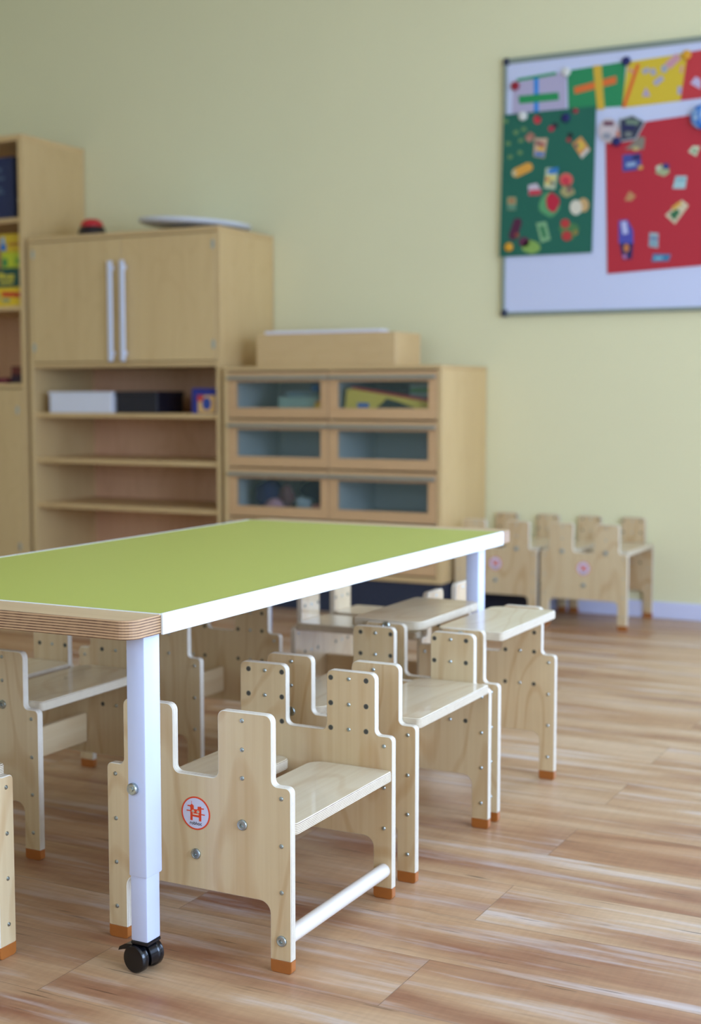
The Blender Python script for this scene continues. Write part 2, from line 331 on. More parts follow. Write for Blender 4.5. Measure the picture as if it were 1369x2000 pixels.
# ------------------------------------------------------------------ table
def make_table():
    t = empty('activity_table', (-1.66, 2.57, 0))
    tag(t, 'long low wheeled table with green top, white side rails and white legs', 'table')
    ox, oy = -1.66, 2.57
    x0, x1 = -2.045, -1.277; ya, yb, yc, yd = 1.734, 1.816, 3.332, 3.412; zt = 0.600; zb = 0.5685
    ply_t = ply('table_ply_edge', 'Z', 0.0315, 7, (200, 160, 118), (92, 58, 38), rough=0.55, duty=0.6)
    top_w = wood('table_top_wood', (214, 184, 142), (190, 156, 112), 'X', rough=0.42, fig=0.1)
    f3 = lambda a, b, tt: (a-ox, b-oy, tt)
    bm = bmesh.new()
    pts = rounded([(x0+0.004, ya, 0.028), (x1-0.004, ya, 0.028), (x1-0.004, yd, 0.028), (x0+0.004, yd, 0.028)], 8)
    extrude_poly(bm, pts, f3, zb, zt, 0, 1, 0.0012)
    link('tabletop', bm, [top_w, ply_t], t)
    bm = bmesh.new(); box(bm, (x0+0.004-ox, yb-0.0-oy, zt-0.0006), (x1-0.004-ox, yc-oy, zt+0.0012)); lam = link('laminate_surface', bm, M_lam, t)
    lam['label'] = 'green laminate surface'
    for yy in (yb-0.0022, yc):
        bm = bmesh.new(); box(bm, (x0+0.004-ox, yy-oy, zt-0.0004), (x1-0.004-ox, yy+0.0022-oy, zt+0.0014))
        link('inlay_strip', bm, M_rail, t)
    for xa, xb in ((x0-0.001, x0+0.0045), (x1-0.0045, x1+0.001)):
        bm = bmesh.new(); box(bm, (xa-ox, yb-oy, zb-0.0015), (xb-ox, yc-oy, zt+0.0018), 0.0012)
        r = link('edge_rail', bm, M_rail, t); r['label'] = 'white edge rail'
    M_leg2 = mat('white_leg_paint', (206, 213, 240), 0.38)
    def leg(xl, xr, yf, ybk):
        bm = bmesh.new(); box(bm, (xl-ox, yf-oy, 0.164), (xr-ox, ybk-oy, zb), 0.003, 0, 2)
        l = link('leg', bm, M_leg2, t); shade_auto(l)
        bm = bmesh.new(); box(bm, (xl+0.0005-ox, yf+0.003-oy, 0.054), (xr-0.0025-ox, ybk-0.004-oy, 0.30), 0.003, 0, 2)
        lt = link('lower_tube', bm, M_leg2, l); shade_auto(lt)
        cx = (xl+xr)/2-ox; cy = (yf+ybk)/2-oy
        bm = bmesh.new()
        lathe(bm, [(0, 0.0085), (0.0035, 0.0085), (0.004, 0.0065), (0.0085, 0.007), (0.010, 0.005), (0.010, 0)], T(xl+0.012-ox, yf-oy, 0.312) @ TOY, 20)
        b = link('bolt', bm, M_steel, l); shade_auto(b)
        # twin wheel caster, axle along y, wheels turned a little
        bm = bmesh.new(); A = T(cx-0.008, cy, 0) @ Matrix.Rotation(math.radians(-8), 4, 'Z')
        R = 0.0235
        prof = [(0, 0), (R-0.005, 0), (R-0.0015, 0.0012), (R, 0.004), (R, 0.014), (R-0.002, 0.017), (0, 0.017)]
        lathe(bm, prof, A @ T(0, -0.006, R) @ TOY, 32); shade_auto(link('caster_wheel', bm, M_black, l))
        bm = bmesh.new(); lathe(bm, prof, A @ T(0, 0.012+0.017, R) @ TOY, 32); shade_auto(link('caster_wheel', bm, M_black, l))
        bm = bmesh.new()
        hull = [(0.0255*math.cos(a), 0.0255*math.sin(a)+R) for a in [math.radians(q) for q in range(-20, 161, 10)]]
        extrude_poly(bm, hull+[(-0.012, R-0.010), (0.010, R-0.014)], lambda a, b, tt: tuple(A @ Vector((a, tt, b))), -0.0055, 0.0115)
        hv = box(bm, (xl-ox, yf+0.003-oy, 0.0485), (xr-0.002-ox, ybk-0.004-oy, 0.054), 0.001)
        lathe(bm, [(0, 0.040), (0.008, 0.040), (0.008, 0.050), (0, 0.050)], A @ T(0, 0.003, 0), 16)
        shade_auto(link('caster_housing', bm, M_black, l))
        bm = bmesh.new()
        extrude_poly(bm, [(-0.036, 0.031), (-0.033, 0.038), (-0.020, 0.0455), (-0.004, 0.0485), (-0.004, 0.040), (-0.022, 0.036)], lambda a, b, tt: tuple(A @ Vector((a, tt, b))), -0.021, 0.001)
        link('brake_lever', bm, M_black, l)
    leg(-1.339, -1.303, 1.800, 1.8445); leg(-1.351, -1.3165, 3.262, 3.309)
    leg(-2.019, -1.983, 1.800, 1.8445); leg(-1.990, -1.954, 3.262, 3.309)
    return t
make_table()

# ------------------------------------------------------------------ toddler chairs (two castle-shaped side panels, boards, stretcher)
def panel_pts():
    R = 0.012
    P = [(0.185, 0.021, 0.003), (0.185, 0.313, 0.010), (0.149, 0.313, 0.010), (0.149, 0.430, 0.013), (0.0445, 0.430, 0.013), (0.0445, 0.313, 0.012)]
    L_ = [(-x, z, r) for x, z, r in reversed(P)]
    cut = [(-0.145, 0.021, 0.002), (-0.145, 0.117, 0.020), (0.145, 0.117, 0.020), (0.145, 0.021, 0.002)]
    return rounded(P+L_+cut, 6)
PP = panel_pts()
def panel_mesh(y0):
    bm = bmesh.new(); extrude_poly(bm, PP, lambda a, b, t: (a, t, b), y0, y0+0.015, 0, 1, 0.0014)
    return bm
def foot_bm(x0, x1, y0):
    bm = bmesh.new()
    pts = rounded([(x0, 0.0215, 0), (x0, 0.0, 0.006), (x1, 0.0, 0.006), (x1, 0.0215, 0)], 3)
    extrude_poly(bm, pts, lambda a, b, t: (a, t, b), y0, y0+0.015, 0, 0, 0.001); return bm
_cache = {}
def cached(key, make, name, m, parent, loc=(0, 0, 0), rot=(0, 0, 0), auto=True):
    if key not in _cache:
        o = link(name, make(), m, parent)
        if auto: shade_auto(o)
        _cache[key] = o.data
    else:
        o = bpy.data.objects.new(name, _cache[key]); COL.objects.link(o); o.parent = parent
    o.location = loc; o.rotation_euler = rot
    return o
def screw_bm():
    bm = bmesh.new(); lathe(bm, [(0.0036, -0.001), (0.0038, 0.0006), (0.0028, 0.0017), (0.0013, 0.0020), (0.0011, 0.0012), (0, 0.0012)], TOY, 12); return bm
def insert_bm():
    bm = bmesh.new()
    lathe(bm, [(0.0052, -0.001), (0.0052, 0.0003), (0.0041, 0.0004), (0.0040, -0.0002)], TOY, 14, 0)
    lathe(bm, [(0.0041, 0.0001), (0, 0.0001)], TOY, 14, 1); return bm
def bolt_bm():
    bm = bmesh.new()
    lathe(bm, [(0.0092, -0.001), (0.0092, 0.0022), (0.0082, 0.0034), (0.0068, 0.0036), (0.0060, 0.0028), (0.0045, 0.0030), (0.0036, 0.0028), (0.0030, 0.0002), (0, 0.0002)], TOY, 24); return bm
def text_mesh(s, size):
    c = bpy.data.curves.new('lettering', 'FONT'); c.body = s; c.size = size; c.align_x = 'CENTER'; c.extrude = 0.00008; c.offset = size*0.012
    o = bpy.data.objects.new('tmp_text', c); COL.objects.link(o)
    bpy.context.view_layer.update()
    me = bpy.data.meshes.new_from_object(o.evaluated_get(bpy.context.evaluated_depsgraph_get()))
    COL.objects.unlink(o); bpy.data.objects.remove(o)
    return me
_txt = text_mesh('robhoc', 0.0084); _txt.materials.append(mat('sticker_print_black', (20, 18, 40), 0.5))
M_st = mat('sticker_white', (214, 212, 232), 0.45); M_or = mat('sticker_orange_red', (228, 70, 28), 0.5); M_cr = mat('sticker_cream', (232, 214, 190), 0.5)
def sticker(parent, yf, big=1.0):
    bm = bmesh.new(); lathe(bm, [(0.0285, 0), (0.0285, 0.0005), (0, 0.0005)], TOY, 40)
    s = cached('sticker', lambda: bm, 'sticker', M_st, parent, (0, yf, 0.247), auto=False) if 'sticker' not in _cache else cached('sticker', None, 'sticker', M_st, parent, (0, yf, 0.247), auto=False)
    s['label'] = 'round white sticker with an orange creature logo over dark lettering'
    def ring():
        b = bmesh.new(); lathe(b, [(0.0287, 0), (0.0287, 0.0007), (0.0262, 0.0007), (0.0262, 0.0004)], TOY, 40); return b
    cached('ring', ring, 'ring', M_or, s, auto=False)
    def logo():
        b = bmesh.new(); k = 0.001
        body = [(-8.2, -11.5), (-8.2, 6), (-9.5, 8), (-8, 9.5), (-5.8, 11), (-5.0, 10.5), (-3, 9), (-2.8, 4.2), (3.0, 4.4), (3.2, 8.4), (8.6, 8.8), (8.8, 6.5), (8.6, -11.5), (5.0, -11.5), (5.0, -6.5), (-4.8, -6.0), (-4.8, -11.5)]
        F = lambda a, bb, t: (a*k*1.3, -t, bb*k*1.25+0.0015)
        extrude_poly(b, body, F, 0.0004, 0.0008)
        for x0, z0, x1, z1 in ((-12.5, 7.2, -8.5, 8.8), (-14, 0.6, -8, 2.0), (8.5, 5.4, 12.8, 7.0), (8.6, -2.6, 14.2, -1.2), (-6.4, 10, -5.9, 15)):
            extrude_poly(b, [(x0, z0), (x1, z0), (x1, z1), (x0, z1)], F, 0.0004, 0.0008)
        for cx in (-4.0, 3.6):
            extrude_poly(b, [(cx+1.9*math.cos(a*math.pi/8), 1.2+1.9*math.sin(a*math.pi/8)) for a in range(16)], F, 0.0008, 0.00095, 1, 1)
            extrude_poly(b, [(cx+0.8*math.cos(a*math.pi/4), 1.2+0.8*math.sin(a*math.pi/4)) for a in range(8)], F, 0.00095, 0.0011, 2, 2)
        extrude_poly(b, [(-4.6, -3.4), (4.6, -3.4), (4.6, -1.8), (-4.6, -1.8)], F, 0.0008, 0.00095, 1, 1)
        return b
    cached('logo', logo, 'logo', [M_or, M_cr, M_hole], s, auto=False)
    o = bpy.data.objects.new('lettering', _txt); COL.objects.link(o); o.parent = s; o.location = (0, -0.0006, -0.0200); o.rotation_euler = (math.radians(90), 0, 0)

ROWS = (0.415, 0.366, 0.318, 0.237)
def board(name, parent, xa, xb, ztop, ra, rb, yh=0.1835, t=0.020):
    """seat board between the panels; ra / rb: corner radii at the xa / xb side"""
    def mk():
        bm = bmesh.new(); c = (xa+xb)/2
        pts = rounded([(xa, -yh, ra), (xb, -yh, rb), (xb, yh, rb), (xa, yh, ra)], 7)
        extrude_poly(bm, pts, lambda a, b, tt: (a, b, tt), 0, t, 0, 1, 0.0022); return bm
    key = 'board%.3f%.3f%.3f%.3f' % (xa, xb, ra, rb)
    return cached(key, mk, name, [M_board, M_edgeZ], parent, (0, 0, ztop-t))
def chair(label, loc, rz=0, group=None, seat_z=0.322, A=(-0.187, -0.030), B=(0.015, 0.186), rod=False, logo=True, bolts='auto', flip=False, kind='toddler_chair', cat='chair', a_z=None):
    c = empty(kind, loc, rz); tag(c, label, cat, group)
    a_z = a_z or seat_z
    panels = []
    for i, y0 in enumerate((-0.199, 0.184)):
        p = cached('panel%d' % i, lambda y0=y0: panel_mesh(y0), 'side_panel', [M_birch, M_edgeY], c)
        panels.append(p)
        for xa, xb in ((-0.185, -0.145), (0.145, 0.185)):
            f = cached('foot%.2f%.2f' % (xa, y0), lambda xa=xa, xb=xb, y0=y0: foot_bm(xa, xb, y0), 'foot', M_foot, c)
            f['label'] = 'amber brown foot cap'
    zs = seat_z-0.010; za = a_z-0.010
    bz = [(-0.0925, za), (0.0925, zs), (0.0, 0.177)] + ([(0.167, 0.055)] if rod else [])
    bz_front = [q for q in bz if not (rod and q[0] < 0)]
    # outside face of the front panel: screws on the tower centre lines and down the legs
    def near(q, lst): return any(math.hypot(q[0]-b[0], q[1]-b[1]) < 0.012 for b in lst)
    for sx in (-1, 1):
        for z in (0.416, 0.367, 0.319):
            q = (sx*0.0925, z)
            if not near(q, bz_front): cached('screw', screw_bm, 'screw', M_steel, panels[0], (q[0], -0.199, q[1]))
        for z in (0.294, 0.2145, 0.1365, 0.057):
            q = (sx*0.167, z)
            if not near(q, bz_front): cached('screw', screw_bm, 'screw', M_steel, panels[0], (q[0], -0.199, q[1]))
    for x, z in bz_front: cached('bolt', bolt_bm, 'bolt', M_steel, c, (x, -0.199, z))
    # inside face of the back panel: screws and threaded inserts
    for sx in (-1, 1):
        for z in ROWS:
            if z > seat_z-0.03 or z < seat_z-0.03:
                cached('screw', screw_bm, 'screw', M_steel, panels[1], (sx*0.0925, 0.184, z))
                for dx in (0.037, -0.0385):
                    cached('insert', insert_bm, 'threaded_insert', [M_ins, M_ihole], panels[1], (sx*(0.0925+dx), 0.184, z), auto=False)
        for z in (0.294, 0.2145, 0.1365, 0.057):
            cached('screw', screw_bm, 'screw', M_steel, panels[1], (sx*0.167, 0.184, z))
    s = -1 if flip else 1
    if flip:
        board('seat_board', c, -B[1], -B[0], seat_z, 0.012, 0.030); board('seat_board', c, -A[1], -A[0], a_z, 0.026, 0.012)
    else:
        board('seat_board', c, B[0], B[1], seat_z, 0.030, 0.010); board('seat_board', c, A[0], A[1], a_z, 0.012, 0.026)
    def st():
        bm = bmesh.new(); box(bm, (-0.0075, -0.1838, 0.143), (0.0075, 0.1838, 0.211), 0.002); return bm
    cached('stretcher', st, 'stretcher', wood('stretcher_face', BL, BD, 'Y', fig=0.2), c, auto=False)
    if rod:
        bm = bmesh.new(); lathe(bm, [(0, -0.1838), (0.0135, -0.1838), (0.0135, 0.1838), (0, 0.1838)], T(0.167, 0, 0.055) @ TOY, 28)
        r = link('foot_rod', bm, M_rod, c); shade_auto(r); r['label'] = 'round wooden foot rod'
    if logo: sticker(c, -0.199)
    return c
G1 = 'toddler chairs and stools around the green table'; G2 = 'toddler chairs against the wall'
chair('birch toddler chair with sticker and round foot rod, behind the near table leg', (-1.281, 2.111, 0), 0, G1, seat_z=0.250, rod=True)
chair('birch toddler chair with mid-height seat right behind the one with the foot rod', (-1.278, 2.593, 0), 0, G1, seat_z=0.324, logo=False)
chair('birch stool of castle side panels with flat boards on top, beside the far table leg', (-1.278, 3.033, 0), 0, G1, seat_z=0.426, A=(-0.192, -0.012), B=(0.022, 0.186), logo=False, kind='toddler_stool', cat='stool', a_z=0.434)
chair('shaded birch toddler chair with wide seat, left of the near table leg', (-2.016, 2.363, 0), 0, G1, seat_z=0.327, B=(0.002, 0.183), logo=True)
chair('shaded birch side panels under the table, seen just right of the near leg', (-2.033, 2.983, 0), 0, G1, seat_z=0.426, logo=True, kind='toddler_stool', cat='stool')
chair('birch toddler chair at the far end of the table, turned sideways with sunlit side panels', (-1.683, 3.470, 0), math.radians(90), G1, seat_z=0.327, logo=False, flip=True)
chair('birch toddler chair cut off by the left picture edge below the table', (-1.759, 1.592, 0), math.radians(90), G1, seat_z=0.329, logo=False)
chair('birch toddler chair against the wall, the right-hand one, beside the open floor', (-1.728, 5.622, 0), 0, G2, seat_z=0.324)
chair('birch toddler chair against the wall, between the drawer cabinet and another chair', (-2.112, 5.622, 0), 0, G2, seat_z=0.324)
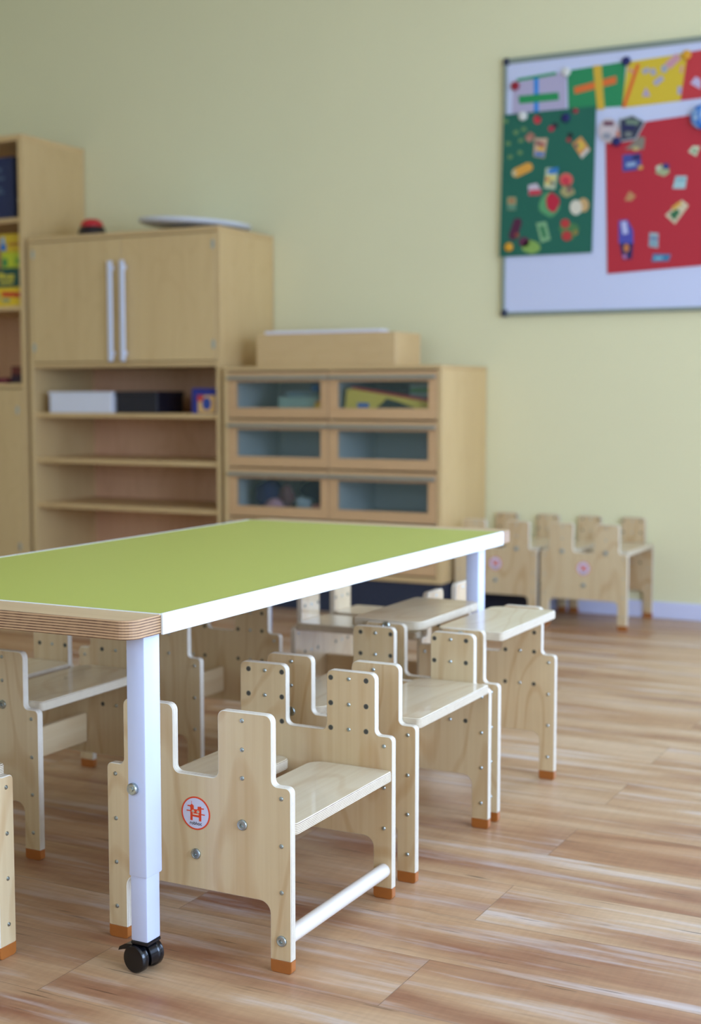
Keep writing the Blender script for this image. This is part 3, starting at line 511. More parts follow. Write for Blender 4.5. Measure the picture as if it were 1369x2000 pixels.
# cut-outs and papers on the whiteboard: colour and outline (x, z) in metres
GREEN_ITEMS=[('leaf_picture',[[(105,140,85),[(-2.2172,2.1469),(-2.2191,2.1393),(-2.2286,2.1393),(-2.2364,2.1408),(-2.2433,2.1493),(-2.2378,2.1566),(-2.2287,2.1567),(-2.2181,2.1549)]]]),('leaf_picture',[[(105,140,85),[(-2.1678,2.095),(-2.1717,2.0891),(-2.1802,2.085),(-2.1882,2.0905),(-2.1938,2.0972),(-2.1902,2.1031),(-2.1804,2.1071),(-2.17,2.1014)]]]),('leaf_picture',[[(105,140,85),[(-2.1309,2.1059),(-2.1332,2.0981),(-2.1434,2.0986),(-2.1534,2.0998),(-2.1567,2.1081),(-2.1517,2.1157),(-2.1436,2.1154),(-2.1353,2.1143)]]]),('leaf_picture',[[(105,140,85),[(-2.1431,2.0584),(-2.1475,2.0507),(-2.157,2.0511),(-2.1675,2.0524),(-2.1689,2.0605),(-2.166,2.0683),(-2.1571,2.0679),(-2.1493,2.0669)]]]),('leaf_picture',[[(105,140,85),[(-2.2022,2.0502),(-2.2082,2.0429),(-2.2161,2.0424),(-2.2249,2.0443),(-2.2283,2.0523),(-2.2268,2.0599),(-2.2162,2.0602),(-2.2066,2.0583)]]]),('leaf_picture',[[(105,140,85),[(-2.1474,2.0069),(-2.152,2.001),(-2.1602,1.9969),(-2.1684,2.0023),(-2.1733,2.0089),(-2.1705,2.015),(-2.1604,2.0189),(-2.1502,2.0133)]]]),('leaf_picture',[[(105,140,85),[(-2.1918,1.9916),(-2.198,1.9847),(-2.2059,1.9834),(-2.2149,1.986),(-2.2179,1.9937),(-2.2166,2.001),(-2.2061,2.0021),(-2.1966,1.9994)]]]),('fruit_picture',[[(200,45,60),[(-2.0656,2.1405),(-2.0671,2.1327),(-2.0717,2.1268),(-2.0785,2.1239),(-2.086,2.1245),(-2.0928,2.1287),(-2.0976,2.1354),(-2.0994,2.1435),(-2.0978,2.1512),(-2.0932,2.1572),(-2.0864,2.1601),(-2.0789,2.1594),(-2.0721,2.1552),(-2.0673,2.1485)]],[(90,20,45),[(-2.065,2.1526),(-2.0657,2.15),(-2.068,2.148),(-2.0713,2.1471),(-2.075,2.1474),(-2.0783,2.1489),(-2.0806,2.1513),(-2.0815,2.1541),(-2.0807,2.1568),(-2.0784,2.1588),(-2.0751,2.1597),(-2.0714,2.1593),(-2.0681,2.1578),(-2.0658,2.1554)]]]),('fruit_picture',[[(165,50,60),[(-1.8981,2.1624),(-1.8992,2.1577),(-1.9026,2.1542),(-1.9076,2.1525),(-1.9131,2.153),(-1.9181,2.1556),(-1.9216,2.1598),(-1.9229,2.1647),(-1.9218,2.1694),(-1.9184,2.1729),(-1.9134,2.1746),(-1.9079,2.174),(-1.9029,2.1714),(-1.8994,2.1673)]],[(60,15,40),[(-1.9149,2.165),(-1.9155,2.162),(-1.9173,2.1598),(-1.9199,2.1587),(-1.9229,2.159),(-1.9255,2.1605),(-1.9274,2.1631),(-1.9281,2.1662),(-1.9275,2.1691),(-1.9257,2.1714),(-1.9231,2.1724),(-1.9201,2.1722),(-1.9175,2.1706),(-1.9156,2.168)]]]),('beetle_picture',[[(30,25,45),[(-1.987,2.1091),(-1.9884,2.1044),(-1.9925,2.1009),(-1.9984,2.0993),(-2.005,2.0998),(-2.011,2.1025),(-2.0152,2.1067),(-2.0167,2.1117),(-2.0153,2.1164),(-2.0112,2.1199),(-2.0053,2.1216),(-1.9987,2.121),(-1.9927,2.1183),(-1.9885,2.1141)]],[(175,40,65),[(-2.0042,2.0967),(-2.0056,2.0914),(-2.0094,2.0873),(-2.0151,2.0854),(-2.0214,2.0859),(-2.0271,2.0889),(-2.0311,2.0936),(-2.0325,2.0992),(-2.0312,2.1045),(-2.0273,2.1085),(-2.0217,2.1104),(-2.0154,2.1099),(-2.0097,2.107),(-2.0057,2.1023)]]]),('beetle_picture',[[(15,30,35),[(-1.9197,2.0617),(-1.9209,2.0564),(-1.9245,2.0524),(-1.9298,2.0504),(-1.9357,2.0509),(-1.941,2.0537),(-1.9448,2.0584),(-1.9461,2.0639),(-1.9449,2.0693),(-1.9413,2.0733),(-1.936,2.0752),(-1.9301,2.0747),(-1.9248,2.0719),(-1.921,2.0672)]],[(160,50,55),[(-1.9271,2.0426),(-1.9282,2.0385),(-1.9314,2.0354),(-1.9361,2.0339),(-1.9414,2.0343),(-1.9461,2.0366),(-1.9494,2.0402),(-1.9507,2.0445),(-1.9496,2.0487),(-1.9463,2.0518),(-1.9416,2.0533),(-1.9364,2.0528),(-1.9316,2.0505),(-1.9283,2.0469)]]]),('food_card',[[(165,110,90),[(-2.1401,2.0715),(-2.1139,2.0939),(-2.0892,2.0743),(-2.1171,2.0467)]],[(200,140,120),[(-2.1086,2.0601),(-2.1096,2.0568),(-2.1125,2.0544),(-2.1167,2.0532),(-2.1214,2.0536),(-2.1257,2.0555),(-2.1287,2.0584),(-2.1298,2.0618),(-2.1288,2.0651),(-2.1258,2.0676),(-2.1216,2.0687),(-2.1169,2.0683),(-2.1126,2.0665),(-2.1097,2.0635)]]]),('food_card',[[(205,170,140),[(-2.0947,2.0642),(-2.0347,2.0592),(-2.0486,1.9763),(-2.0975,1.9871)]],[(90,125,180),[(-2.0903,2.0077),(-2.0489,2.0009),(-2.0505,1.9817),(-2.0919,1.9885)]],[(120,60,70),[(-2.0688,2.041),(-2.0698,2.0372),(-2.0727,2.0342),(-2.0769,2.0328),(-2.0816,2.0332),(-2.0859,2.0353),(-2.0888,2.0387),(-2.0899,2.0427),(-2.0889,2.0466),(-2.086,2.0496),(-2.0818,2.051),(-2.0771,2.0506),(-2.0729,2.0485),(-2.0699,2.0451)]],[(220,175,80),[(-2.0472,2.0148),(-2.0488,2.0103),(-2.0534,2.007),(-2.0602,2.0055),(-2.0677,2.0061),(-2.0745,2.0087),(-2.0792,2.0127),(-2.081,2.0175),(-2.0793,2.0219),(-2.0747,2.0252),(-2.0679,2.0267),(-2.0604,2.0261),(-2.0536,2.0235),(-2.0489,2.0194)]],[(170,70,70),[(-2.0493,2.0324),(-2.0501,2.0279),(-2.0527,2.0245),(-2.0564,2.0228),(-2.0606,2.0231),(-2.0644,2.0254),(-2.067,2.0293),(-2.068,2.0339),(-2.0671,2.0384),(-2.0646,2.0419),(-2.0608,2.0436),(-2.0567,2.0433),(-2.0529,2.0409),(-2.0502,2.0371)]]]),('food_card',[[(215,150,80),[(-1.9232,2.0256),(-1.8852,2.0553),(-1.8425,1.9949),(-1.8802,1.9599)]],[(210,200,190),[(-1.8802,1.9599),(-1.8461,1.9918),(-1.8536,2.0079),(-1.8877,1.9743)]],[(220,185,70),[(-1.87,2.0144),(-1.8714,2.007),(-1.8753,2.0013),(-1.8811,1.9984),(-1.8876,1.999),(-1.8935,2.0028),(-1.8977,2.0091),(-1.8993,2.0168),(-1.8979,2.0242),(-1.8939,2.0298),(-1.8881,2.0327),(-1.8816,2.0322),(-1.8757,2.0283),(-1.8716,2.022)]],[(60,60,95),[(-1.8949,2.0164),(-1.8956,2.0129),(-1.8978,2.0101),(-1.901,2.0088),(-1.9046,2.0091),(-1.9079,2.011),(-1.9101,2.014),(-1.911,2.0177),(-1.9102,2.0213),(-1.908,2.024),(-1.9048,2.0253),(-1.9012,2.025),(-1.898,2.0231),(-1.8957,2.0201)]]]),('bread_picture',[[(225,160,60),[(-2.1309,1.9613),(-2.1203,1.9624),(-2.1101,1.9583),(-2.103,1.9502),(-2.1008,1.9402),(-2.1043,1.931),(-2.1123,1.925),(-2.1672,1.9042),(-2.1779,1.9031),(-2.1882,1.9072),(-2.1954,1.9153),(-2.1975,1.9254),(-2.1941,1.9347),(-2.1859,1.9407)]],[(205,185,140),[(-2.1746,1.9205),(-2.1757,1.9142),(-2.1788,1.9092),(-2.1834,1.9066),(-2.1885,1.907),(-2.1931,1.9102),(-2.1964,1.9156),(-2.1976,1.9222),(-2.1965,1.9286),(-2.1934,1.9335),(-2.1888,1.9361),(-2.1837,1.9357),(-2.179,1.9325),(-2.1758,1.9271)]]]),('food_card',[[(190,200,170),[(-2.0406,1.9337),(-1.9846,1.9295),(-1.9983,1.8395),(-2.0489,1.8482)]],[(40,120,190),[(-2.0293,1.9276),(-1.9828,1.9329),(-1.9899,1.9054),(-2.0309,1.9084)]],[(215,200,120),[(-2.0402,1.902),(-1.9935,1.8987),(-2.0022,1.8538),(-2.0453,1.8603)]],[(190,80,60),[(-2.0235,1.8833),(-2.0243,1.8803),(-2.0268,1.8781),(-2.0304,1.877),(-2.0344,1.8772),(-2.038,1.8789),(-2.0405,1.8815),(-2.0414,1.8846),(-2.0406,1.8876),(-2.0381,1.8898),(-2.0345,1.8909),(-2.0305,1.8907),(-2.0269,1.889),(-2.0244,1.8864)]],[(50,65,110),[(-2.0024,1.8661),(-2.0031,1.8619),(-2.0051,1.8586),(-2.008,1.8569),(-2.0114,1.8571),(-2.0144,1.8592),(-2.0165,1.8628),(-2.0173,1.8671),(-2.0166,1.8713),(-2.0146,1.8746),(-2.0116,1.8763),(-2.0083,1.8761),(-2.0053,1.8739),(-2.0032,1.8704)]]]),('fruit_picture',[[(225,95,85),[(-1.9185,1.8742),(-1.9213,1.862),(-1.9296,1.8526),(-1.9416,1.8479),(-1.9551,1.8489),(-1.9674,1.8552),(-1.9759,1.8658),(-1.9791,1.8785),(-1.9763,1.8907),(-1.968,1.9001),(-1.9559,1.9047),(-1.9424,1.9037),(-1.9302,1.8973),(-1.9217,1.8868)]],[(205,50,70),[(-1.9321,1.8717),(-1.9338,1.8642),(-1.9388,1.8585),(-1.9462,1.8557),(-1.9544,1.8562),(-1.9619,1.8601),(-1.9671,1.8665),(-1.9691,1.8743),(-1.9673,1.8817),(-1.9623,1.8874),(-1.9549,1.8903),(-1.9467,1.8897),(-1.9392,1.8858),(-1.934,1.8794)]]]),('cheese_picture',[[(170,160,105),[(-1.9109,1.8267),(-1.9108,1.8152),(-1.9219,1.8101),(-1.9359,1.804),(-1.9486,1.8018),(-1.9631,1.8114),(-1.974,1.821),(-1.9737,1.8309),(-1.9677,1.842),(-1.9616,1.8475),(-1.9506,1.8537),(-1.9353,1.8557),(-1.9245,1.8463),(-1.9177,1.837)]],[(135,105,90),[(-1.9187,1.8342),(-1.92,1.8275),(-1.924,1.8223),(-1.9299,1.8196),(-1.9365,1.8201),(-1.9425,1.8235),(-1.9466,1.8292),(-1.9482,1.8362),(-1.9468,1.8429),(-1.9428,1.8481),(-1.9369,1.8507),(-1.9303,1.8503),(-1.9244,1.8468),(-1.9202,1.8411)]]]),('food_card',[[(205,190,200),[(-2.1207,1.8654),(-2.0811,1.8715),(-2.0581,1.833),(-2.0692,1.8196),(-2.1183,1.821)]],[(200,60,75),[(-2.1167,1.8439),(-2.0657,1.844),(-2.058,1.8312),(-2.0692,1.8196),(-2.1164,1.8209)]]]),('lettuce_picture',[[(85,155,100),[(-1.977,1.7733),(-1.9771,1.7551),(-1.9883,1.7397),(-2.0056,1.725),(-2.0229,1.7227),(-2.0404,1.7331),(-2.0582,1.7439),(-2.07,1.7582),(-2.0706,1.7791),(-2.064,1.797),(-2.0553,1.8126),(-2.0427,1.8276),(-2.0243,1.8297),(-2.0058,1.8191),(-1.9929,1.8085),(-1.984,1.7944)]],[(190,25,55),[(-1.9759,1.782),(-1.9813,1.7682),(-1.9889,1.7557),(-1.997,1.7428),(-2.0082,1.7416),(-2.0212,1.7507),(-2.0302,1.7582),(-2.0344,1.7688),(-2.0372,1.7858),(-2.0382,1.8001),(-2.033,1.8128),(-2.0215,1.8255),(-2.0093,1.8264),(-1.9986,1.8174),(-1.9876,1.8099),(-1.9782,1.7989)]]]),('bread_picture',[[(205,165,110),[(-1.8452,1.7634),(-1.8475,1.7507),(-1.8542,1.7408),(-1.8641,1.7357),(-1.8751,1.7364),(-1.8852,1.7427),(-1.8923,1.7534),(-1.8949,1.7665),(-1.8927,1.7792),(-1.8859,1.789),(-1.876,1.7941),(-1.8649,1.7934),(-1.8549,1.787),(-1.8478,1.7763)]],[(220,212,190),[(-1.8754,1.7548),(-1.8779,1.7411),(-1.8853,1.7304),(-1.8963,1.7248),(-1.9086,1.7255),(-1.9197,1.7324),(-1.9276,1.7441),(-1.9305,1.7582),(-1.928,1.772),(-1.9204,1.7827),(-1.9095,1.7882),(-1.8972,1.7874),(-1.8861,1.7805),(-1.8783,1.7689)]]]),('food_card',[[(175,160,110),[(-2.2157,1.8203),(-2.1773,1.8178),(-2.1767,1.7626),(-2.2171,1.765)]],[(90,140,115),[(-2.2154,1.7881),(-2.177,1.7857),(-2.1768,1.7644),(-2.2171,1.7668)]],[(170,100,60),[(-2.1848,1.8023),(-2.1859,1.7986),(-2.1891,1.7958),(-2.1937,1.7945),(-2.1988,1.7948),(-2.2035,1.7967),(-2.2067,1.7999),(-2.2079,1.8037),(-2.2068,1.8074),(-2.2036,1.8101),(-2.199,1.8115),(-2.1939,1.8112),(-2.1892,1.8092),(-2.186,1.806)]]]),('aubergine_picture',[[(80,20,55),[(-2.17,1.644),(-2.1756,1.6363),(-2.1848,1.6325),(-2.1951,1.6336),(-2.2038,1.6393),(-2.2086,1.6482),(-2.208,1.6578),(-2.1875,1.7156),(-2.1819,1.7233),(-2.1727,1.7271),(-2.1624,1.7259),(-2.1538,1.7201),(-2.1491,1.7113),(-2.1496,1.7018)]],[(150,60,45),[(-2.1599,1.6529),(-2.1609,1.649),(-2.1638,1.6459),(-2.1681,1.6443),(-2.1729,1.6446),(-2.1772,1.6466),(-2.1802,1.65),(-2.1813,1.6541),(-2.1803,1.6581),(-2.1774,1.6611),(-2.1731,1.6627),(-2.1683,1.6624),(-2.164,1.6604),(-2.161,1.657)]]]),('grape_picture',[[(95,30,65),[(-2.1122,1.6202),(-2.1146,1.6111),(-2.1213,1.604),(-2.1312,1.6003),(-2.1423,1.6009),(-2.1523,1.6055),(-2.1593,1.6133),(-2.1618,1.6227),(-2.1595,1.6319),(-2.1526,1.639),(-2.1427,1.6426),(-2.1317,1.642),(-2.1217,1.6374),(-2.1148,1.6296)]]]),('cabbage_picture',[[(135,170,80),[(-2.0623,1.5965),(-2.0623,1.5864),(-2.0723,1.5786),(-2.0882,1.5708),(-2.104,1.569),(-2.1198,1.5749),(-2.1359,1.5816),(-2.1467,1.5893),(-2.1474,1.6006),(-2.1411,1.6104),(-2.1329,1.6183),(-2.1214,1.6263),(-2.1047,1.6279),(-2.0878,1.622),(-2.0761,1.6155),(-2.0683,1.6079)]]]),('bottle_picture',[[(130,175,125),[(-2.0828,1.7003),(-2.0377,1.7048),(-2.0161,1.626),(-2.0592,1.614)]],[(45,120,75),[(-2.0676,1.6853),(-2.0469,1.6877),(-2.0331,1.6375),(-2.05,1.633)]]]),('tomato_picture',[[(75,125,70),[(-1.8886,1.6579),(-1.8984,1.6459),(-1.9087,1.631),(-1.9184,1.6187),(-1.9342,1.623),(-1.9527,1.631),(-1.9637,1.6338),(-1.9681,1.6453),(-1.9736,1.6625),(-1.9774,1.6754),(-1.9697,1.6905),(-1.9521,1.7023),(-1.9352,1.6979),(-1.9209,1.69),(-1.9043,1.6868),(-1.89,1.6749)]],[(190,50,50),[(-1.9292,1.6899),(-1.9311,1.6815),(-1.9368,1.675),(-1.945,1.6717),(-1.9543,1.6722),(-1.9627,1.6764),(-1.9685,1.6836),(-1.9707,1.6922),(-1.9688,1.7007),(-1.9631,1.7072),(-1.9548,1.7105),(-1.9456,1.71),(-1.9372,1.7057),(-1.9314,1.6985)]],[(185,50,50),[(-1.9189,1.6368),(-1.921,1.6275),(-1.9272,1.6203),(-1.9364,1.6165),(-1.9466,1.617),(-1.9559,1.6217),(-1.9624,1.6296),(-1.9648,1.6392),(-1.9626,1.6486),(-1.9564,1.6558),(-1.9472,1.6595),(-1.937,1.659),(-1.9277,1.6543),(-1.9213,1.6464)]],[(150,130,60),[(-1.8914,1.6494),(-1.8925,1.6446),(-1.8957,1.6408),(-1.9004,1.6389),(-1.9057,1.6392),(-1.9104,1.6416),(-1.9138,1.6457),(-1.915,1.6506),(-1.9139,1.6554),(-1.9107,1.6591),(-1.906,1.6611),(-1.9007,1.6608),(-1.896,1.6584),(-1.8927,1.6543)]]])]
RED_ITEMS=[('toy_picture',[[(65,75,150),[(-1.7035,1.963),(-1.6264,1.9634),(-1.6203,1.8984),(-1.7024,1.8931)]],[(150,175,200),[(-1.6844,1.9114),(-1.6442,1.9148),(-1.6473,1.931),(-1.6875,1.9276)]],[(35,35,90),[(-1.6574,1.9369),(-1.6241,1.9408),(-1.6284,1.9601),(-1.6617,1.9563)]],[(215,160,75),[(-1.6137,1.9044),(-1.6148,1.9005),(-1.618,1.8976),(-1.6227,1.8962),(-1.6279,1.8966),(-1.6326,1.8987),(-1.6359,1.9021),(-1.6371,1.9061),(-1.636,1.91),(-1.6328,1.9129),(-1.6282,1.9143),(-1.623,1.9139),(-1.6183,1.9118),(-1.615,1.9084)]]]),('toy_picture',[[(165,175,130),[(-1.503,1.885),(-1.5033,1.8765),(-1.5144,1.8671),(-1.5266,1.8612),(-1.5377,1.8672),(-1.5514,1.8721),(-1.5606,1.8778),(-1.559,1.8891),(-1.554,1.8972),(-1.55,1.9072),(-1.54,1.9132),(-1.5261,1.907),(-1.5172,1.9024),(-1.5106,1.8969)]],[(45,55,120),[(-1.5031,1.901),(-1.5045,1.8958),(-1.5085,1.8919),(-1.5144,1.89),(-1.521,1.8904),(-1.5269,1.8932),(-1.5311,1.8978),(-1.5327,1.9032),(-1.5313,1.9084),(-1.5273,1.9123),(-1.5214,1.9142),(-1.5148,1.9137),(-1.5089,1.9109),(-1.5047,1.9064)]],[(210,215,190),[(-1.5415,1.8974),(-1.5423,1.8936),(-1.5448,1.8906),(-1.5485,1.8892),(-1.5526,1.8895),(-1.5563,1.8915),(-1.559,1.8948),(-1.5599,1.8988),(-1.5591,1.9026),(-1.5566,1.9056),(-1.5529,1.907),(-1.5488,1.9067),(-1.5451,1.9047),(-1.5425,1.9014)]]]),('card_picture',[[(165,200,200),[(-1.4762,1.8591),(-1.4291,1.8557),(-1.4361,1.8053),(-1.4883,1.8088)]],[(120,170,180),[(-1.4723,1.8381),(-1.4366,1.8371),(-1.4372,1.8467),(-1.4729,1.8477)]]]),('card_picture',[[(195,140,90),[(-1.6919,1.7737),(-1.6706,1.8113),(-1.6434,1.7884),(-1.6632,1.7686)]]]),('box_picture',[[(215,200,165),[(-1.5173,1.7015),(-1.4482,1.7598),(-1.4201,1.7357),(-1.4756,1.6621)]],[(50,110,70),[(-1.501,1.7053),(-1.4703,1.7244),(-1.4537,1.7121),(-1.4775,1.6767)]],[(220,170,70),[(-1.4817,1.7186),(-1.4463,1.742),(-1.4561,1.7556),(-1.4916,1.7321)]]]),('toy_picture',[[(75,75,165),[(-1.7159,1.6903),(-1.6787,1.693),(-1.6527,1.6476),(-1.65,1.592),(-1.7143,1.5952)]],[(190,190,225),[(-1.7055,1.6847),(-1.6961,1.6318),(-1.6728,1.6341),(-1.6821,1.6869)]]]),('toy_picture',[[(35,25,85),[(-1.7109,1.5951),(-1.65,1.592),(-1.6556,1.527),(-1.6962,1.5255)]],[(200,120,60),[(-1.6682,1.5733),(-1.6693,1.5656),(-1.6724,1.5595),(-1.6771,1.5562),(-1.6824,1.5565),(-1.6872,1.5602),(-1.6906,1.5666),(-1.6919,1.5745),(-1.6909,1.5822),(-1.6877,1.5883),(-1.683,1.5916),(-1.6777,1.5913),(-1.6729,1.5876),(-1.6695,1.5812)]],[(190,120,170),[(-1.6767,1.5377),(-1.6776,1.5338),(-1.6802,1.5307),(-1.684,1.5291),(-1.6882,1.5293),(-1.692,1.5313),(-1.6947,1.5346),(-1.6957,1.5386),(-1.6948,1.5425),(-1.6923,1.5456),(-1.6885,1.5472),(-1.6843,1.547),(-1.6804,1.5451),(-1.6777,1.5418)]]]),('card_picture',[[(155,175,180),[(-1.5822,1.6341),(-1.544,1.6288),(-1.5445,1.5674),(-1.5845,1.5758)]],[(90,120,160),[(-1.5803,1.604),(-1.547,1.6007),(-1.5467,1.612),(-1.5799,1.6153)]],[(110,160,175),[(-1.5799,1.5837),(-1.5483,1.5805),(-1.5479,1.5902),(-1.5795,1.5934)]]]),('card_picture',[[(60,120,160),[(-1.5656,1.544),(-1.4895,1.5389),(-1.4989,1.5119),(-1.5716,1.5118)]],[(130,185,200),[(-1.5579,1.5186),(-1.5248,1.5203),(-1.5262,1.5317),(-1.5593,1.5299)]]]),('card_picture',[[(205,215,180),[(-1.4262,1.9543),(-1.4074,1.9765),(-1.3784,1.9726),(-1.3936,1.9327)]],[(120,150,110),[(-1.3915,1.9547),(-1.3923,1.9509),(-1.3947,1.948),(-1.3983,1.9466),(-1.4023,1.9469),(-1.406,1.9489),(-1.4085,1.9522),(-1.4095,1.9561),(-1.4087,1.9599),(-1.4062,1.9628),(-1.4027,1.9642),(-1.3987,1.9639),(-1.395,1.9619),(-1.3924,1.9586)]]]),('card_picture',[[(135,125,110),[(-1.6938,1.9852),(-1.6311,2.0349),(-1.6076,2.0265),(-1.6134,1.9788)]],[(195,180,120),[(-1.6318,1.9834),(-1.6332,1.9801),(-1.6374,1.9776),(-1.6434,1.9765),(-1.6501,1.977),(-1.6561,1.9791),(-1.6604,1.9822),(-1.6619,1.9859),(-1.6605,1.9892),(-1.6564,1.9917),(-1.6503,1.9928),(-1.6436,1.9923),(-1.6376,1.9902),(-1.6334,1.9871)]]])]
SHEET1=[[(35,150,90),[(-2.1796,2.3144),(-1.9998,2.3249),(-2.0022,2.3374),(-2.182,2.3271)]],[(35,135,215),[(-2.1024,2.3225),(-2.1007,2.1771),(-2.08,2.1752),(-2.0818,2.3204)]],[(30,145,80),[(-2.1685,2.2187),(-1.9868,2.2175),(-1.9905,2.2506),(-2.1723,2.2523)]]]
SHEET2=[[(225,110,45),[(-1.9215,2.2649),(-1.7377,2.2939),(-1.7352,2.2621),(-1.9177,2.2358)]],[(215,175,50),[(-1.8383,2.3455),(-1.8016,2.3448),(-1.7853,2.1594),(-1.8174,2.1605)]]]
SHEET3=[[(225,95,40),[(-1.6503,2.3352),(-1.7095,2.164),(-1.6957,2.1583),(-1.6366,2.3293)]],[(170,165,180),[(-1.6176,2.2855),(-1.592,2.2984),(-1.6033,2.3165),(-1.6289,2.3036)]],[(170,165,180),[(-1.5955,2.3033),(-1.5854,2.2773),(-1.5638,2.2829),(-1.5739,2.3089)]],[(160,165,180),[(-1.5192,2.2991),(-1.5205,2.2923),(-1.5243,2.2871),(-1.5298,2.2846),(-1.5361,2.2852),(-1.5418,2.2889),(-1.5459,2.295),(-1.5474,2.3021),(-1.5461,2.309),(-1.5423,2.3142),(-1.5367,2.3167),(-1.5304,2.316),(-1.5247,2.3123),(-1.5207,2.3063)]],[(170,165,190),[(-1.5668,2.2338),(-1.532,2.2582),(-1.5461,2.276),(-1.581,2.2516)]],[(180,160,190),[(-1.6092,2.2338),(-1.5891,2.1943),(-1.6248,2.1978)]],[(205,150,160),[(-1.5096,2.2961),(-1.4628,2.3343),(-1.4848,2.3592),(-1.5318,2.3211)]],[(215,140,140),[(-1.6856,2.3129),(-1.6656,2.2951),(-1.6591,2.3021),(-1.679,2.3199)]],[(215,150,150),[(-1.4654,2.3063),(-1.468,2.2789),(-1.4579,2.2767),(-1.4553,2.3042)]],[(170,165,200),[(-1.4751,2.2241),(-1.477,2.1934),(-1.4606,2.1905),(-1.4587,2.2212)]]]
SHEET4=[[(195,180,210),[(-1.4241,2.2307),(-1.4027,2.2562),(-1.3812,2.2417),(-1.3803,2.2017)]]]
PHOTOS=[[[(205,190,190),[(-1.7204,2.0651),(-1.7244,2.0429),(-1.7363,2.0259),(-1.7539,2.0173),(-1.7736,2.0189),(-1.7915,2.0305),(-1.8042,2.0497),(-1.8089,2.0727),(-1.8049,2.0949),(-1.7928,2.112),(-1.7752,2.1204),(-1.7555,2.1187),(-1.7377,2.1071),(-1.7252,2.088)]],[(110,60,80),[(-1.787,2.0903),(-1.7428,2.0864),(-1.7431,2.1059),(-1.7873,2.1098)]],[(150,150,160),[(-1.7523,2.0451),(-1.7542,2.0389),(-1.7598,2.0343),(-1.7679,2.0321),(-1.777,2.0329),(-1.7853,2.0364),(-1.791,2.042),(-1.7932,2.0485),(-1.7912,2.0547),(-1.7856,2.0594),(-1.7775,2.0615),(-1.7684,2.0607),(-1.7601,2.0572),(-1.7544,2.0516)]],[(200,110,80),[(-1.705,2.0476),(-1.7062,2.04),(-1.7098,2.0341),(-1.7152,2.0311),(-1.7212,2.0316),(-1.7267,2.0355),(-1.7305,2.042),(-1.732,2.0499),(-1.7308,2.0575),(-1.7271,2.0634),(-1.7218,2.0664),(-1.7158,2.0658),(-1.7103,2.0619),(-1.7064,2.0554)]]],[[(175,180,180),[(-1.7212,2.112),(-1.6626,2.1239),(-1.6061,2.0905),(-1.6458,2.0207),(-1.7129,2.0165)]],[(45,50,75),[(-1.7144,2.1066),(-1.6626,2.1187),(-1.6138,2.0896),(-1.6493,2.0268),(-1.7096,2.0227)]],[(110,130,110),[(-1.6895,2.0867),(-1.6359,2.0787),(-1.6348,2.1011),(-1.6885,2.1091)]],[(35,35,85),[(-1.7053,2.067),(-1.6516,2.0624),(-1.6519,2.0817),(-1.7056,2.0864)]],[(120,125,120),[(-1.6613,2.0439),(-1.6628,2.0391),(-1.6674,2.0356),(-1.6741,2.034),(-1.6816,2.0346),(-1.6884,2.0373),(-1.6931,2.0417),(-1.6949,2.0467),(-1.6933,2.0515),(-1.6887,2.055),(-1.682,2.0566),(-1.6745,2.056),(-1.6677,2.0532),(-1.663,2.0489)]]]]
MAGNETS=[('red',(-2.1874,2.2962)),('white',(-1.9561,2.3323)),('navy',(-1.6943,2.3485)),('orange',(-1.4407,2.3462)),('white',(-2.1479,2.1629)),('navy',(-1.9534,2.1374)),('orange',(-2.207,1.6028)),('navy',(-1.7281,2.0187))]
SHEETS={'p1':[(-2.1968,2.3089),(-1.9574,2.3362),(-1.9552,2.1706),(-2.2026,2.1759)],'p2':[(-1.9529,2.3379),(-1.6957,2.3486),(-1.708,2.1646),(-1.9461,2.174)],'p3':[(-1.6891,2.3458),(-1.436,2.3555),(-1.4617,2.1643),(-1.7123,2.1587)]}
GLOBE=(-1.378,2.0892)
# ------------------------------------------------------------------ cabinets
YF_C = 5.343
def panel_obj(name, lo, hi, m, parent, org, bev=0.001):
    return one_box(name, [a-b for a, b in zip(lo, org)], [a-b for a, b in zip(hi, org)], m, parent, bev)
def hinge_bm(parent, x, z, org, y):
    bm = bmesh.new(); lathe(bm, [(0.011, 0), (0.011, 0.002), (0, 0.003)], T(x-org[0], y-org[1], z) @ TOY @ Matrix.Diagonal((0.8, 2.0, 1, 1)), 20)
    o = link('hinge', bm, M_alu, parent); return o

# tall cupboard with two doors over open shelves
org = (-3.98, 5.58, 0)
tc_ = empty('tall_cupboard', org); tag(tc_, 'tall wooden cupboard with two closed doors over open shelves', 'cupboard')
xl, xr = -4.530, -3.424; yb = 5.825; th = 0.022
panel_obj('side_panel', (xl, YF_C, 0), (xl+th, yb, 1.6935), M_cab, tc_, org)
panel_obj('side_panel', (xr-th, YF_C, 0), (xr, yb, 1.6935), M_cab, tc_, org)
panel_obj('top_panel', (xl, YF_C-0.004, 1.694), (xr, yb, 1.716), M_cabx, tc_, org)
panel_obj('back_panel', (xl+th, yb-0.008, 0.06), (xr-th, yb, 1.694), M_back, tc_, org, 0)
panel_obj('plinth', (xl+th, YF_C+0.03, 0), (xr-th, YF_C+0.05, 0.07), M_plinth, tc_, org)
for z, d in ((1.108, 0.0), (0.868, 0.012), (0.646, 0.012), (0.425, 0.012), (0.09, 0.0)):
    panel_obj('shelf', (xl+th+0.0005, YF_C+d, z-0.022), (xr-th-0.0005, yb-0.008, z), M_cabx, tc_, org)
